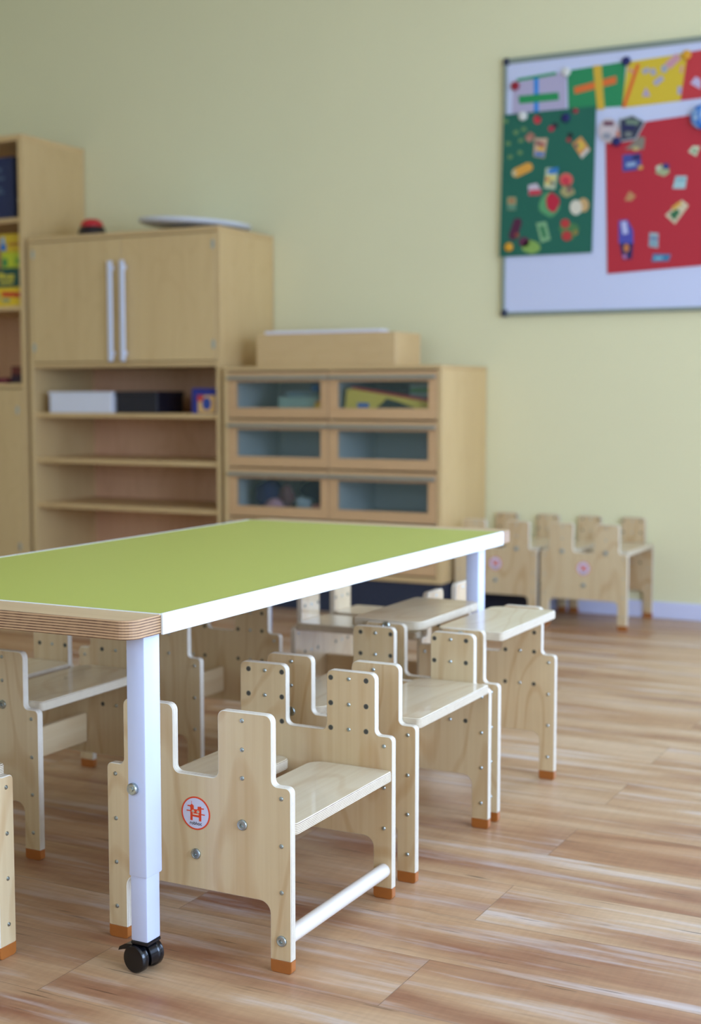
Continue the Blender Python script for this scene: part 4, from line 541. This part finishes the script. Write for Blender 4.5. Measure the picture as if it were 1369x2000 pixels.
for i, (a, b) in enumerate(((xl+th+0.002, -3.9715), (-3.9685, xr-th-0.002))):
    d = panel_obj('door', (a, YF_C-0.002, 1.112), (b, YF_C+0.016, 1.690), M_cab, tc_, org, 0.0015)
    hx = (-4.017, -3.946)[i]
    bm = bmesh.new()
    box(bm, (hx-0.012-org[0], YF_C-0.034-org[1], 1.112), (hx+0.012-org[0], YF_C-0.022-org[1], 1.582), 0.003)
    for z in (1.15, 1.55): box(bm, (hx-0.006-org[0], YF_C-0.024-org[1], z-0.01), (hx+0.006-org[0], YF_C-0.001-org[1], z+0.01))
    h = link('handle', bm, mat('satin_handle', (214, 218, 236), 0.4, 0.2), d); h['label'] = 'silver bar handle'
    for z in (1.185, 1.635): hinge_bm(d, (xl+0.034, xr-0.034)[i], z, org, YF_C-0.002)

# left tall cabinet with open shelves over a closed door
org = (-5.05, 5.58, 0)
lc = empty('open_shelf_cabinet', org); tag(lc, 'tallest wooden cabinet at the left edge, open shelves above a closed door', 'cabinet')
xl2, xr2 = -5.56, -4.553
panel_obj('side_panel', (xl2, YF_C, 0), (xl2+0.022, yb, 2.1895), M_cab, lc, org)
panel_obj('side_panel', (xr2-0.030, YF_C, 0), (xr2, yb, 2.1895), M_cab, lc, org)
panel_obj('top_panel', (xl2, YF_C-0.002, 2.190), (xr2, yb, 2.218), M_cabx, lc, org)
panel_obj('back_panel', (xl2+0.022, yb-0.008, 0.06), (xr2-0.03, yb, 2.19), M_back, lc, org, 0)
panel_obj('plinth', (xl2+0.022, YF_C+0.03, 0), (xr2-0.03, YF_C+0.05, 0.07), M_plinth, lc, org)
for z in (1.820, 1.392, 1.012): panel_obj('shelf', (xl2+0.0225, YF_C+0.004, z-0.022), (xr2-0.0305, yb-0.008, z), M_cabx, lc, org)
d = panel_obj('door', (xl2+0.024, YF_C, 0.08), (xr2-0.032, YF_C+0.018, 0.985), M_cab, lc, org, 0.0015)
for z in (0.88, 0.2): hinge_bm(d, xr2-0.06, z, org, YF_C)

# drawer cabinet
YD = 5.324; org = (-2.85, 5.56, 0)
dc = empty('drawer_cabinet', org); tag(dc, 'low wooden cabinet with glass-fronted drawers in two columns', 'cabinet')
xa, xb = -3.395, -2.318
panel_obj('side_panel', (xa, YD, 0.155), (xa+0.022, yb, 1.062), M_cab, dc, org)
panel_obj('side_panel', (xb-0.022, YD, 0.155), (xb, yb, 1.062), M_cab, dc, org)
panel_obj('top_panel', (xa-0.0, YD-0.008, 1.062), (xb+0.002, yb, 1.080), M_cabx, dc, org, 0.003)
panel_obj('bottom_panel', (xa+0.022, YD, 0.155), (xb-0.022, yb, 0.180), M_cabx, dc, org)
panel_obj('back_panel', (xa+0.022, yb-0.008, 0.180), (xb-0.022, yb, 1.062), M_back, dc, org, 0)
panel_obj('divider_panel', (-2.862, YD+0.02, 0.180), (-2.850, yb-0.008, 1.062), M_cab, dc, org)
panel_obj('plinth', (xa+0.03, YD+0.012, 0), (xb-0.004, yb-0.05, 0.155), M_plinth, dc, org)
M_gl = bpy.data.materials.new('drawer_glass'); M_gl.use_nodes = True
nt = M_gl.node_tree; b = nt.nodes['Principled BSDF']; b.inputs['Base Color'].default_value = lin((96, 116, 108)); b.inputs['Roughness'].default_value = 0.08
b.inputs['Alpha'].default_value = 0.14; b.inputs['Specular IOR Level'].default_value = 0.5
rows = [(1.056, 0.851), (0.843, 0.633), (0.625, 0.409), (0.401, 0.186)]
for c_, (x0, x1) in enumerate(((xa+0.024, -2.8575), (-2.8545, xb-0.024))):
    for r_, (zt, zb) in enumerate(rows):
        bm = bmesh.new()
        wx0, wx1 = x0+0.042, x1-0.038; wz1 = zt-0.043; wz0 = zb+0.046
        F = lambda lo, hi: box(bm, [a-b for a, b in zip(lo, org)], [a-b for a, b in zip(hi, org)], 0.001)
        F((x0, YD-0.002, wz1), (x1, YD+0.018, zt)); F((x0, YD-0.002, zb), (x1, YD+0.018, wz0))
        F((x0, YD-0.002, wz0), (wx0, YD+0.018, wz1)); F((wx1, YD-0.002, wz0), (x1, YD+0.018, wz1))
        dr = link('drawer', bm, M_drawer, dc)
        bm = bmesh.new(); box(bm, [a-b for a, b in zip((wx0-0.002, YD+0.008, wz0-0.002), org)], [a-b for a, b in zip((wx1+0.002, YD+0.011, wz1+0.002), org)])
        link('glass_pane', bm, M_gl, dr)
        bm = bmesh.new(); hz = zt-0.026
        box(bm, (x0+0.002-org[0], YD-0.020-org[1], hz-0.007), (x1-0.002-org[0], YD-0.013-org[1], hz+0.007), 0.002)
        box(bm, (x0+0.002-org[0], YD-0.014-org[1], hz+0.003), (x1-0.002-org[0], YD-0.002-org[1], hz+0.007))
        h = link('handle', bm, mat('grey_bar_handle', (150, 152, 140), 0.45, 0.3), dr); h['label'] = 'grey bar handle'
        bm = bmesh.new(); b0, b1 = x0+0.012, x1-0.012; yq = YD+0.42
        G_ = lambda lo, hi: box(bm, [a-b for a, b in zip(lo, org)], [a-b for a, b in zip(hi, org)])
        G_((b0, YD+0.0185, zb+0.012), (b1, yq, zb+0.018)); G_((b0, YD+0.0185, zb+0.018), (b0+0.01, yq, zt-0.03)); G_((b1-0.01, YD+0.0185, zb+0.018), (b1, yq, zt-0.03)); G_((b0, yq, zb+0.012), (b1, yq+0.01, zt-0.03))
        link('drawer_body', bm, M_grey, dr)

# ------------------------------------------------------------------ things in and on the cabinets
def simple(name, lo, hi, m, label, cat, group=None, bev=0.002):
    org_ = ((lo[0]+hi[0])/2, (lo[1]+hi[1])/2, lo[2])
    o = one_box(name, [a-b for a, b in zip(lo, org_)], [a-b for a, b in zip(hi, org_)], m, None, bev); o.location = org_
    return tag(o, label, cat, group)
def part(parent, name, lo, hi, m, bev=0.0, label=None):
    org_ = parent.location
    o = one_box(name, [a-b for a, b in zip(lo, org_)], [a-b for a, b in zip(hi, org_)], m, parent, bev)
    if label: o['label'] = label
    return o
def blob(name, loc, pts, y0, y1, m, parent=None, bev=0.0):
    """solid outline in the x-z plane with real thickness"""
    bm = bmesh.new(); extrude_poly(bm, pts, lambda a, b, t: (a, t, b), y0, y1, 0, 0, bev)
    o = link(name, bm, m, parent)
    if parent is None: o.location = loc
    return o
# open shelf of the tall cupboard
wb = simple('storage_box', (-4.425, 5.36, 0.8685), (-4.050, 5.60, 0.966), mat('white_cardboard', (226, 226, 236), 0.5), 'white flat storage box on the top open shelf', 'box', bev=0.003)
part(wb, 'lid', (-4.429, 5.357, 0.955), (-4.046, 5.603, 0.970), mat('white_cardboard', 0), 0.002)
bb = simple('storage_box', (-4.036, 5.38, 0.8685), (-3.800, 5.60, 0.968), mat('black_cardboard', (20, 18, 34), 0.5), 'black storage box beside the white one on the shelf', 'box', bev=0.003)
part(bb, 'lid', (-4.040, 5.376, 0.952), (-3.796, 5.604, 0.972), mat('black_cardboard', 0), 0.002)
gb = simple('game_box', (-3.600, 5.372, 0.8685), (-3.4465, 5.43, 0.985), mat('royal_blue_card', (28, 40, 130), 0.4), 'blue box with orange and yellow picture at the right end of the shelf', 'box')
part(gb, 'picture', (-3.565, 5.3705, 0.872), (-3.470, 5.3718, 0.952), mat('box_picture_yellow', (222, 176, 110), 0.5))
part(gb, 'picture', (-3.568, 5.3702, 0.925), (-3.535, 5.3705, 0.953), mat('box_picture_red', (200, 60, 50), 0.5))
bm = bmesh.new(); lathe(bm, [(0.024, 0), (0.024, 0.0006), (0, 0.0006)], T(0.006, -0.0306, 0.046) @ TOY @ Matrix.Diagonal((1, 1.2, 1, 1)), 20); link('picture', bm, mat('box_picture_blue', (40, 70, 150), 0.5), gb)

# left cabinet contents
bk = simple('binder', (-4.80, 5.40, 1.8205), (-4.655, 5.68, 2.128), mat('navy_card', (14, 30, 80), 0.45), 'dark blue file box on the uppermost shelf of the left cabinet', 'box', bev=0.003)
for z0, z1, x0, x1 in ((2.055, 2.075, -4.757, -4.735), (2.018, 2.030, -4.785, -4.715), (1.965, 1.98, -4.76, -4.735), (1.95, 1.962, -4.775, -4.72)):
    part(bk, 'print', (x0, 5.3985, z0), (x1, 5.3996, z1), mat('binder_print', (70, 90, 120), 0.5))
tn = simple('tin', (-4.650, 5.42, 1.8205), (-4.588, 5.55, 1.925), mat('dark_teal_card', (24, 40, 62), 0.4), 'small dark box with pale lid beside the blue file box', 'box')
part(tn, 'lid', (-4.653, 5.417, 1.905), (-4.585, 5.553, 1.925), mat('pale_lid', (140, 150, 150), 0.5), 0.002)
part(tn, 'print', (-4.640, 5.4185, 1.822), (-4.59, 5.4196, 1.845), mat('tin_print_red', (120, 40, 60), 0.5))
g4 = 'game boxes stacked in the left cabinet'
y1_ = simple('game_box', (-4.95, 5.38, 1.3925), (-4.589, 5.62, 1.487), mat('game_yellow', (236, 196, 30), 0.4), 'yellow game box with red lettering, bottom of its stack', 'box', g4)
for i, (x0, x1) in enumerate(((-4.730, -4.702), (-4.699, -4.668), (-4.665, -4.636), (-4.633, -4.604))):
    part(y1_, 'print', (x0, 5.3785, 1.442-0.002*i), (x1, 5.3796, 1.466-0.002*i), mat('game_red', (206, 36, 30), 0.5))
part(y1_, 'print', (-4.79, 5.3785, 1.43), (-4.745, 5.3796, 1.455), mat('game_grey', (140, 150, 120), 0.5))
part(y1_, 'print', (-4.73, 5.3785, 1.415), (-4.68, 5.3796, 1.432), mat('game_grey', 0))
g2_ = simple('game_box', (-4.95, 5.385, 1.4875), (-4.592, 5.62, 1.582), mat('game_green', (16, 74, 66), 0.4), 'dark green game box with yellow lettering, second from the bottom', 'box', g4)
for x0, x1, z0, z1 in ((-4.80, -4.762, 1.53, 1.555), (-4.752, -4.72, 1.53, 1.56), (-4.715, -4.69, 1.53, 1.548), (-4.685, -4.655, 1.525, 1.55), (-4.745, -4.66, 1.505, 1.518)):
    part(g2_, 'print', (x0, 5.3835, z0), (x1, 5.3846, z1), mat('game_letter_yellow', (206, 190, 60), 0.5))
g3_ = simple('game_box', (-4.738, 5.39, 1.5825), (-4.595, 5.62, 1.660), mat('game_lime', (190, 200, 40), 0.4), 'lime green game box under the topmost yellow one', 'box', g4)
part(g3_, 'print', (-4.73, 5.3885, 1.59), (-4.70, 5.3896, 1.63), mat('game_leaf', (50, 130, 70), 0.5)); part(g3_, 'print', (-4.65, 5.3885, 1.60), (-4.61, 5.3896, 1.63), mat('game_leaf2', (120, 170, 50), 0.5))
g5_ = simple('game_box', (-4.752, 5.39, 1.6605), (-4.598, 5.60, 1.750), mat('game_mustard', (214, 178, 30), 0.4), 'yellow game box with blue figure, topmost of its stack', 'box', g4)
part(g5_, 'print', (-4.742, 5.3885, 1.668), (-4.705, 5.3896, 1.70), mat('game_blue', (30, 110, 190), 0.5)); part(g5_, 'print', (-4.735, 5.3885, 1.70), (-4.715, 5.3896, 1.735), mat('game_paleblue', (130, 170, 210), 0.5)); part(g5_, 'print', (-4.69, 5.3885, 1.69), (-4.61, 5.3896, 1.705), mat('game_ochre', (180, 120, 30), 0.5))
simple('storage_box', (-4.72, 5.42, 1.0125), (-4.59, 5.60, 1.055), mat('dark_violet_card', (54, 28, 50), 0.6), 'dark violet box under a red-brown one on the lower shelf', 'box')
simple('storage_box', (-4.725, 5.43, 1.0555), (-4.588, 5.60, 1.098), mat('red_brown_card', (110, 44, 36), 0.6), 'red-brown box lying on a dark one in the left cabinet', 'box')
simple('storage_box', (-4.95, 5.40, 1.0125), (-4.735, 5.60, 1.040), mat('crimson_card', (110, 12, 44), 0.6), 'flat crimson box at the left picture edge, lower shelf', 'box')

# on top of the tall cupboard
bz = empty('buzzer', (-4.235, 5.47, 1.7165)); tag(bz, 'small round red and black push buzzer on the tall cupboard', 'buzzer')
bm = bmesh.new(); lathe(bm, [(0, 0), (0.070, 0), (0.068, 0.02), (0.060, 0.046), (0.056, 0.05), (0, 0.05)], Matrix.Identity(4), 32); shade_auto(link('base', bm, mat('buzzer_black', (26, 10, 18), 0.4), bz))
bm = bmesh.new(); lathe(bm, [(0.055, 0.048), (0.055, 0.060), (0.048, 0.075), (0.030, 0.086), (0, 0.090)], Matrix.Identity(4), 32); o = shade_auto(link('button', bm, mat('buzzer_red', (196, 30, 40), 0.35), bz)); o['label'] = 'red domed button'
tr = empty('round_tray', (-3.70, 5.56, 1.7165)); tag(tr, 'large white round tray lying tilted on the tall cupboard', 'tray')
bm = bmesh.new(); lathe(bm, [(0, 0.004), (0.235, 0.004), (0.262, 0.012), (0.268, 0.024), (0.266, 0.030), (0.258, 0.028), (0.235, 0.014), (0, 0.012)], T(0, 0, 0.022) @ Matrix.Rotation(math.radians(3.8), 4, 'Y') @ Matrix.Rotation(math.radians(0), 4, 'X'), 64)
shade_auto(link('tray_disc', bm, mat('tray_white', (214, 218, 226), 0.35), tr))
bm = bmesh.new(); lathe(bm, [(0, 0), (0.10, 0), (0.095, 0.016), (0, 0.018)], Matrix.Identity(4), 40); shade_auto(link('tray_foot', bm, mat('tray_grey', (120, 124, 128), 0.4), tr))

# box on the drawer cabinet with a white roll
wx = empty('wooden_crate', (-2.90, 5.53, 1.0805)); tag(wx, 'long low wooden box lying on the drawer cabinet', 'box')
M_cr2 = wood('crate_wood', (220, 186, 134), (202, 164, 110), 'X', rough=0.5, fig=0.2)
def cp(name, lo, hi): return one_box(name, lo, hi, M_cr2, wx, 0.002)
cp('front_board', (-0.375, -0.115, 0), (0.322, -0.097, 0.146)); cp('back_board', (-0.375, 0.13, 0), (0.322, 0.148, 0.146))
cp('end_board', (-0.375, -0.097, 0), (-0.357, 0.13, 0.146)); cp('end_board', (0.304, -0.097, 0), (0.322, 0.13, 0.146)); cp('bottom_board', (-0.357, -0.097, 0), (0.304, 0.13, 0.012)); cp('lid', (-0.357, -0.097, 0.132), (0.304, 0.13, 0.144))
pr_ = simple('paper_strip', (-3.235, 5.42, 1.2270), (-2.650, 5.50, 1.2400), mat('white_paper_roll', (232, 230, 244), 0.5), 'white flat bar lying on the long wooden box', 'bar', bev=0.003)

# things seen through the drawer fronts
Z1 = 0.851+0.0185; Z3 = 0.409+0.0185
simple('card_box', (-3.14, 5.38, Z1), (-2.93, 5.56, Z1+0.075), mat('mint_card', (150, 180, 165), 0.6), 'pale mint box in the upper left drawer', 'box')
simple('card_box', (-3.11, 5.40, Z1+0.0755), (-2.95, 5.56, Z1+0.100), mat('slate_card', (110, 135, 140), 0.6), 'slate grey box lying on the mint one in the drawer', 'box')
simple('toy_block', (-2.995, 5.42, Z1+0.1005), (-2.955, 5.46, Z1+0.135), mat('toy_blue', (20, 100, 170), 0.5), 'small blue block on the grey box in the drawer', 'toy')
bm = bmesh.new(); bmesh.ops.create_uvsphere(bm, u_segments=24, v_segments=16, radius=0.033)
o = link('toy_ball', bm, mat('toy_red', (190, 50, 40), 0.4), None, True); o.location = (-2.922, 5.385, Z1+0.033); tag(o, 'red and yellow toy ball in the upper left drawer', 'ball')
bm = bmesh.new(); lathe(bm, [(0.024, -0.0), (0.022, 0.008), (0.0, 0.012)], T(0, -0.0225, 0) @ TOY, 20); link('centre_disc', bm, mat('toy_yellow', (226, 180, 40), 0.4), o)
# right upper drawer
tri = [(-0.205, 0.0), (0.235, 0.0), (0.235, 0.048), (-0.170, 0.112), (-0.195, 0.110)]
yb_ = blob('game_box', (-2.600, 5.375, Z1), tri, 0, 0.05, mat('game_lemon', (228, 208, 90), 0.4), bev=0.002); tag(yb_, 'yellow box with a red edge leaning in the upper right drawer', 'box')
blob('red_edge', None, [(0.2345, 0.049), (0.2345, 0.060), (-0.169, 0.122), (-0.170, 0.1125)], 0, 0.05, mat('game_red_edge', (180, 36, 50), 0.4), yb_)
part(yb_, 'print', (-2.74, 5.3735, Z1+0.03), (-2.685, 5.3746, Z1+0.050), mat('print_blue', (50, 120, 200), 0.5))
blob('print', None, [(-0.05, 0.028), (0.14, 0.028), (0.06, 0.055), (0.0, 0.07), (-0.02, 0.05)], -0.0012, -0.0003, mat('print_dark_green', (30, 52, 48), 0.5), yb_)
gw = simple('card_game', (-2.525, 5.45, Z1+0.000), (-2.375, 5.50, Z1+0.135), mat('card_mint', (170, 195, 190), 0.4), 'small white and green box standing in the upper right drawer', 'box')
part(gw, 'print', (-2.52, 5.4485, Z1+0.095), (-2.43, 5.4496, Z1+0.115), mat('print_green', (90, 160, 80), 0.5)); part(gw, 'print', (-2.44, 5.4485, Z1+0.066), (-2.38, 5.4496, Z1+0.082), mat('print_red', (190, 80, 60), 0.5))
simple('black_case', (-2.79, 5.46, Z1), (-2.535, 5.62, Z1+0.125), mat('black_case_mat', (26, 26, 40), 0.6), 'black case at the back of the upper right drawer', 'case')
bm = bmesh.new(); bmesh.ops.create_uvsphere(bm, u_segments=20, v_segments=12, radius=0.022)
o = link('toy_ball', bm, mat('toy_grey', (150, 165, 150), 0.5), None, True); o.location = (-2.792, 5.40, Z1+0.022); tag(o, 'grey toy ball beside the yellow box in the drawer', 'ball')
# left lower drawer: dark cloth bag and toys
def lump(name, loc, r, sc, m, seed, parent=None):
    bm = bmesh.new(); bmesh.ops.create_icosphere(bm, subdivisions=3, radius=r); rnd = random.Random(seed)
    ph = [rnd.uniform(0, 6) for _ in range(6)]
    for v in bm.verts:
        n = v.co.normalized(); k = 1+0.10*math.sin(5*n.x+ph[0])+0.10*math.sin(6*n.y+ph[1])+0.08*math.sin(7*n.z+ph[2])
        v.co = Vector((v.co.x*sc[0]*k, v.co.y*sc[1]*k, v.co.z*sc[2]*k))
    zmin = min(v.co.z for v in bm.verts)
    for v in bm.verts: v.co.z -= zmin
    o = link(name, bm, m, parent, True); o.location = loc; return o
tag(lump('cloth_bag', (-3.215, 5.43, Z3), 0.06, (1.05, 1.0, 1.25), mat('navy_cloth', (20, 30, 80), 0.9), 1), 'dark blue cloth bundle in the left drawer of the third row', 'cloth')
tag(lump('cloth_bag', (-3.010, 5.55, Z3), 0.085, (1.1, 0.9, 0.95), mat('black_navy_cloth', (18, 24, 60), 0.9), 2), 'blackish blue cloth bundle at the back of the same drawer', 'cloth')
tag(lump('wooden_toy', (-3.12, 5.42, Z3), 0.028, (1.5, 0.9, 1.9), mat('brown_toy', (110, 70, 70), 0.7), 3), 'brown toy standing between the cloth bundles', 'toy')
tag(lump('plush_toy', (-3.155, 5.365, Z3), 0.024, (1.9, 0.8, 1.1), mat('pink_toy', (180, 140, 150), 0.7), 4), 'pale pink toy at the front of the cloth bundles', 'toy')
tag(lump('white_toy', (-3.02, 5.40, Z3), 0.026, (1.6, 1.0, 1.5), mat('white_toy_mat', (150, 170, 176), 0.6), 5), 'bluish white toy in front of the blackish bundle', 'toy')
tag(lump('pink_block', (-2.935, 5.37, Z3), 0.018, (1.6, 1, 1.3), mat('salmon_toy', (170, 110, 100), 0.7), 6), 'small salmon toy in the right corner of the drawer', 'toy')
# ------------------------------------------------------------------ whiteboard on the wall
wbx0, wbx1, wbz0, wbz1 = -2.243, -1.00, 1.303, 2.417; YB = 5.808
wo = empty('whiteboard', (-1.42, YW, 1.303)); tag(wo, 'whiteboard with grey metal frame and dark corners on the wall', 'whiteboard')
def wp(name, lo, hi, m, bev=0.0): return one_box(name, (lo[0]+1.42, lo[1]-YW, lo[2]-1.303), (hi[0]+1.42, hi[1]-YW, hi[2]-1.303), m, wo, bev)
wp('board_surface', (wbx0+0.01, YB, wbz0+0.01), (wbx1-0.01, YW-0.001, wbz1-0.01), mat('enamel_white', (206, 211, 236), 0.30))
M_fr = mat('whiteboard_frame', (134, 144, 132), 0.4, 0.0); fw = 0.024; fy = YB-0.006
wp('frame_rail', (wbx0, fy, wbz0), (wbx1, YW-0.001, wbz0+fw*0.7), M_fr, 0.003); wp('frame_rail', (wbx0, fy, wbz1-fw), (wbx1, YW-0.001, wbz1), M_fr, 0.003)
wp('frame_rail', (wbx0, fy, wbz0), (wbx0+fw*0.7, YW-0.001, wbz1), M_fr, 0.003); wp('frame_rail', (wbx1-fw*0.7, fy, wbz0), (wbx1, YW-0.001, wbz1), M_fr, 0.003)
for cx in (wbx0-0.003, wbx1-0.029):
    for cz in (wbz0-0.003, wbz1-0.029):
        c = wp('corner_cap', (cx, fy-0.003, cz), (cx+0.032, YW-0.001, cz+0.032), mat('corner_plastic', (36, 44, 70), 0.4), 0.006)
def cmat(col, rough=0.6): return mat('paper_%02x%02x%02x' % tuple(col), col, rough)
def sheet(name, poly, col, y, label, cat='picture', group=None, th=0.0012):
    cx = sum(p[0] for p in poly)/len(poly); cz = sum(p[1] for p in poly)/len(poly)
    bm = bmesh.new(); extrude_poly(bm, [(a-cx, b-cz) for a, b in poly], lambda a, b, t: (a, t, b), 0, th)
    o = link(name, bm, cmat(col)); o.location = (cx, y-th, cz); tag(o, label, cat, group); return o
def cut_on(parent, name, layers, ystart, depth=0.0008):
    """paper cut-outs glued on a sheet: the first layer is the piece, the rest is printed on it"""
    px, py, pz = parent.location; first = None
    for i, (col, poly) in enumerate(layers):
        bm = bmesh.new(); y1 = ystart-i*depth; ref = parent
        extrude_poly(bm, [(a-px, b-pz) for a, b in poly], lambda a, b, t: (a, t-py, b), y1-depth, y1-0.0001)
        o = link(name if i == 0 else 'print', bm, cmat(col), parent if i == 0 else first)
        if i == 0: first = o
SG = 'coloured paper collages in a row on the whiteboard'
s1 = sheet('paper_collage', SHEETS['p1'], (182, 172, 198), YB-0.0005, 'grey-lilac paper with green bars and a blue stripe, leftmost of the row', group=SG)
for l in SHEET1[1:2]+SHEET1[0:1]+SHEET1[2:3]: cut_on(s1, 'paper_strip', [l], s1.location.y-0.0001-(0.0009 if l is not SHEET1[1] else 0))
s2 = sheet('paper_collage', SHEETS['p2'], (32, 138, 84), YB-0.0005, 'bright green paper with a yellow and orange cross', group=SG)
cut_on(s2, 'paper_strip', [SHEET2[0]], s2.location.y-0.0001); cut_on(s2, 'paper_strip', [SHEET2[1]], s2.location.y-0.0011)
s3 = sheet('paper_collage', SHEETS['p3'], (218, 186, 44), YB-0.0005, 'yellow paper with an orange line and lilac scraps', group=SG)
for i, l in enumerate(SHEET3): cut_on(s3, 'paper_scrap', [l], s3.location.y-0.0001)
s4 = sheet('paper_collage', [(-1.437, 2.357), (-1.17, 2.372), (-1.15, 2.172), (-1.463, 2.165)], (196, 50, 56), YB-0.0018, 'red paper with a lilac scrap at the right end of the row', group=SG)
cut_on(s4, 'paper_scrap', SHEET4[:1], s4.location.y-0.0001)
g_ = sheet('paper_poster', [(-2.239, 2.176), (-1.820, 2.176), (-1.830, 1.562), (-2.252, 1.562)], (18, 98, 78), YB-0.0080, 'dark green poster with cut-out pictures of food', 'poster')
for n, l in GREEN_ITEMS: cut_on(g_, n, l, g_.location.y-0.0001)
r_ = sheet('paper_poster', [(-1.780, 2.083), (-1.30, 2.109), (-1.22, 2.113), (-1.20, 1.495), (-1.762, 1.469)], (186, 34, 50), YB-0.0035, 'large red poster with scattered cut-out pictures', 'poster')
for n, l in RED_ITEMS: cut_on(r_, n, l, r_.location.y-0.0001)
p1_ = sheet('photo_cutout', PHOTOS[0][0][1], PHOTOS[0][0][0], YB-0.0075, 'round pale photo cut-out at the corner of the red poster', 'photo')
for l in PHOTOS[0][1:]: cut_on(p1_, 'print', [l], p1_.location.y-0.0001)
p2_ = sheet('photo_cutout', PHOTOS[1][0][1], PHOTOS[1][0][0], YB-0.0088, 'fan-shaped dark blue photo cut-out overlapping the red poster', 'photo')
cut_on(p2_, 'print', PHOTOS[1][1:2], p2_.location.y-0.0001)
for l in PHOTOS[1][2:]: cut_on(p2_, 'print', [l], p2_.location.y-0.0010)
MC = dict(red=(150, 16, 40), white=(222, 220, 214), navy=(16, 24, 92), orange=(222, 158, 30))
ML = ['red magnet on the left side of the lilac paper', 'white magnet between the lilac and the green paper', 'navy magnet between the green and the yellow paper', 'orange magnet between the yellow and the red paper',
      'white magnet on the top edge of the dark green poster', 'navy magnet near the top of the dark green poster', 'orange magnet in the bottom left corner of the dark green poster', 'navy magnet under the photo cut-outs on the red poster']
for (c, (x, z)), lab, yy in zip(MAGNETS, ML, (YB-0.003, YB-0.003, YB-0.003, YB-0.0035, YB-0.0095, YB-0.0095, YB-0.0095, YB-0.0125)):
    bm = bmesh.new(); lathe(bm, [(0, 0), (0.019, 0), (0.0195, 0.004), (0.018, 0.009), (0.014, 0.011), (0, 0.0115)], TOY, 28)
    o = shade_auto(link('round_magnet', bm, mat('magnet_'+c, MC[c], 0.3))); o.location = (x, yy, z); tag(o, lab, 'magnet', 'round magnets on the whiteboard')
bm = bmesh.new(); lathe(bm, [(0, 0), (0.046, 0), (0.052, 0.010), (0.048, 0.024), (0.030, 0.036), (0, 0.040)], TOY, 40)
gm = bpy.data.materials.new('globe_blue'); gm.use_nodes = True; nt = gm.node_tree
n = nt.nodes.new('ShaderNodeTexNoise'); n.inputs['Scale'].default_value = 22; tcg = nt.nodes.new('ShaderNodeTexCoord'); nt.links.new(tcg.outputs['Object'], n.inputs['Vector'])
r = nt.nodes.new('ShaderNodeValToRGB'); r.color_ramp.elements[0].position = 0.4; r.color_ramp.elements[0].color = lin((30, 110, 200)); r.color_ramp.elements[1].position = 0.62; r.color_ramp.elements[1].color = lin((190, 220, 240))
nt.links.new(n.outputs['Fac'], r.inputs[0]); nt.links.new(r.outputs[0], nt.nodes['Principled BSDF'].inputs['Base Color']); nt.nodes['Principled BSDF'].inputs['Roughness'].default_value = 0.25
o = shade_auto(link('domed_magnet', bm, gm)); o.location = (GLOBE[0]+0.012, YB-0.0055, GLOBE[1]); tag(o, 'large light blue domed disc at the right picture edge on the red poster', 'magnet')
# dark block filling the dark gap under the wall chair
simple('dark_block', (-2.262, 5.60, 0.0), (-2.0, 5.78, 0.135), mat('dark_navy_block', (32, 34, 52), 0.6), 'dark low block on the floor under the chair next to the cabinet', 'box', bev=0.01)
bpy.context.view_layer.update()
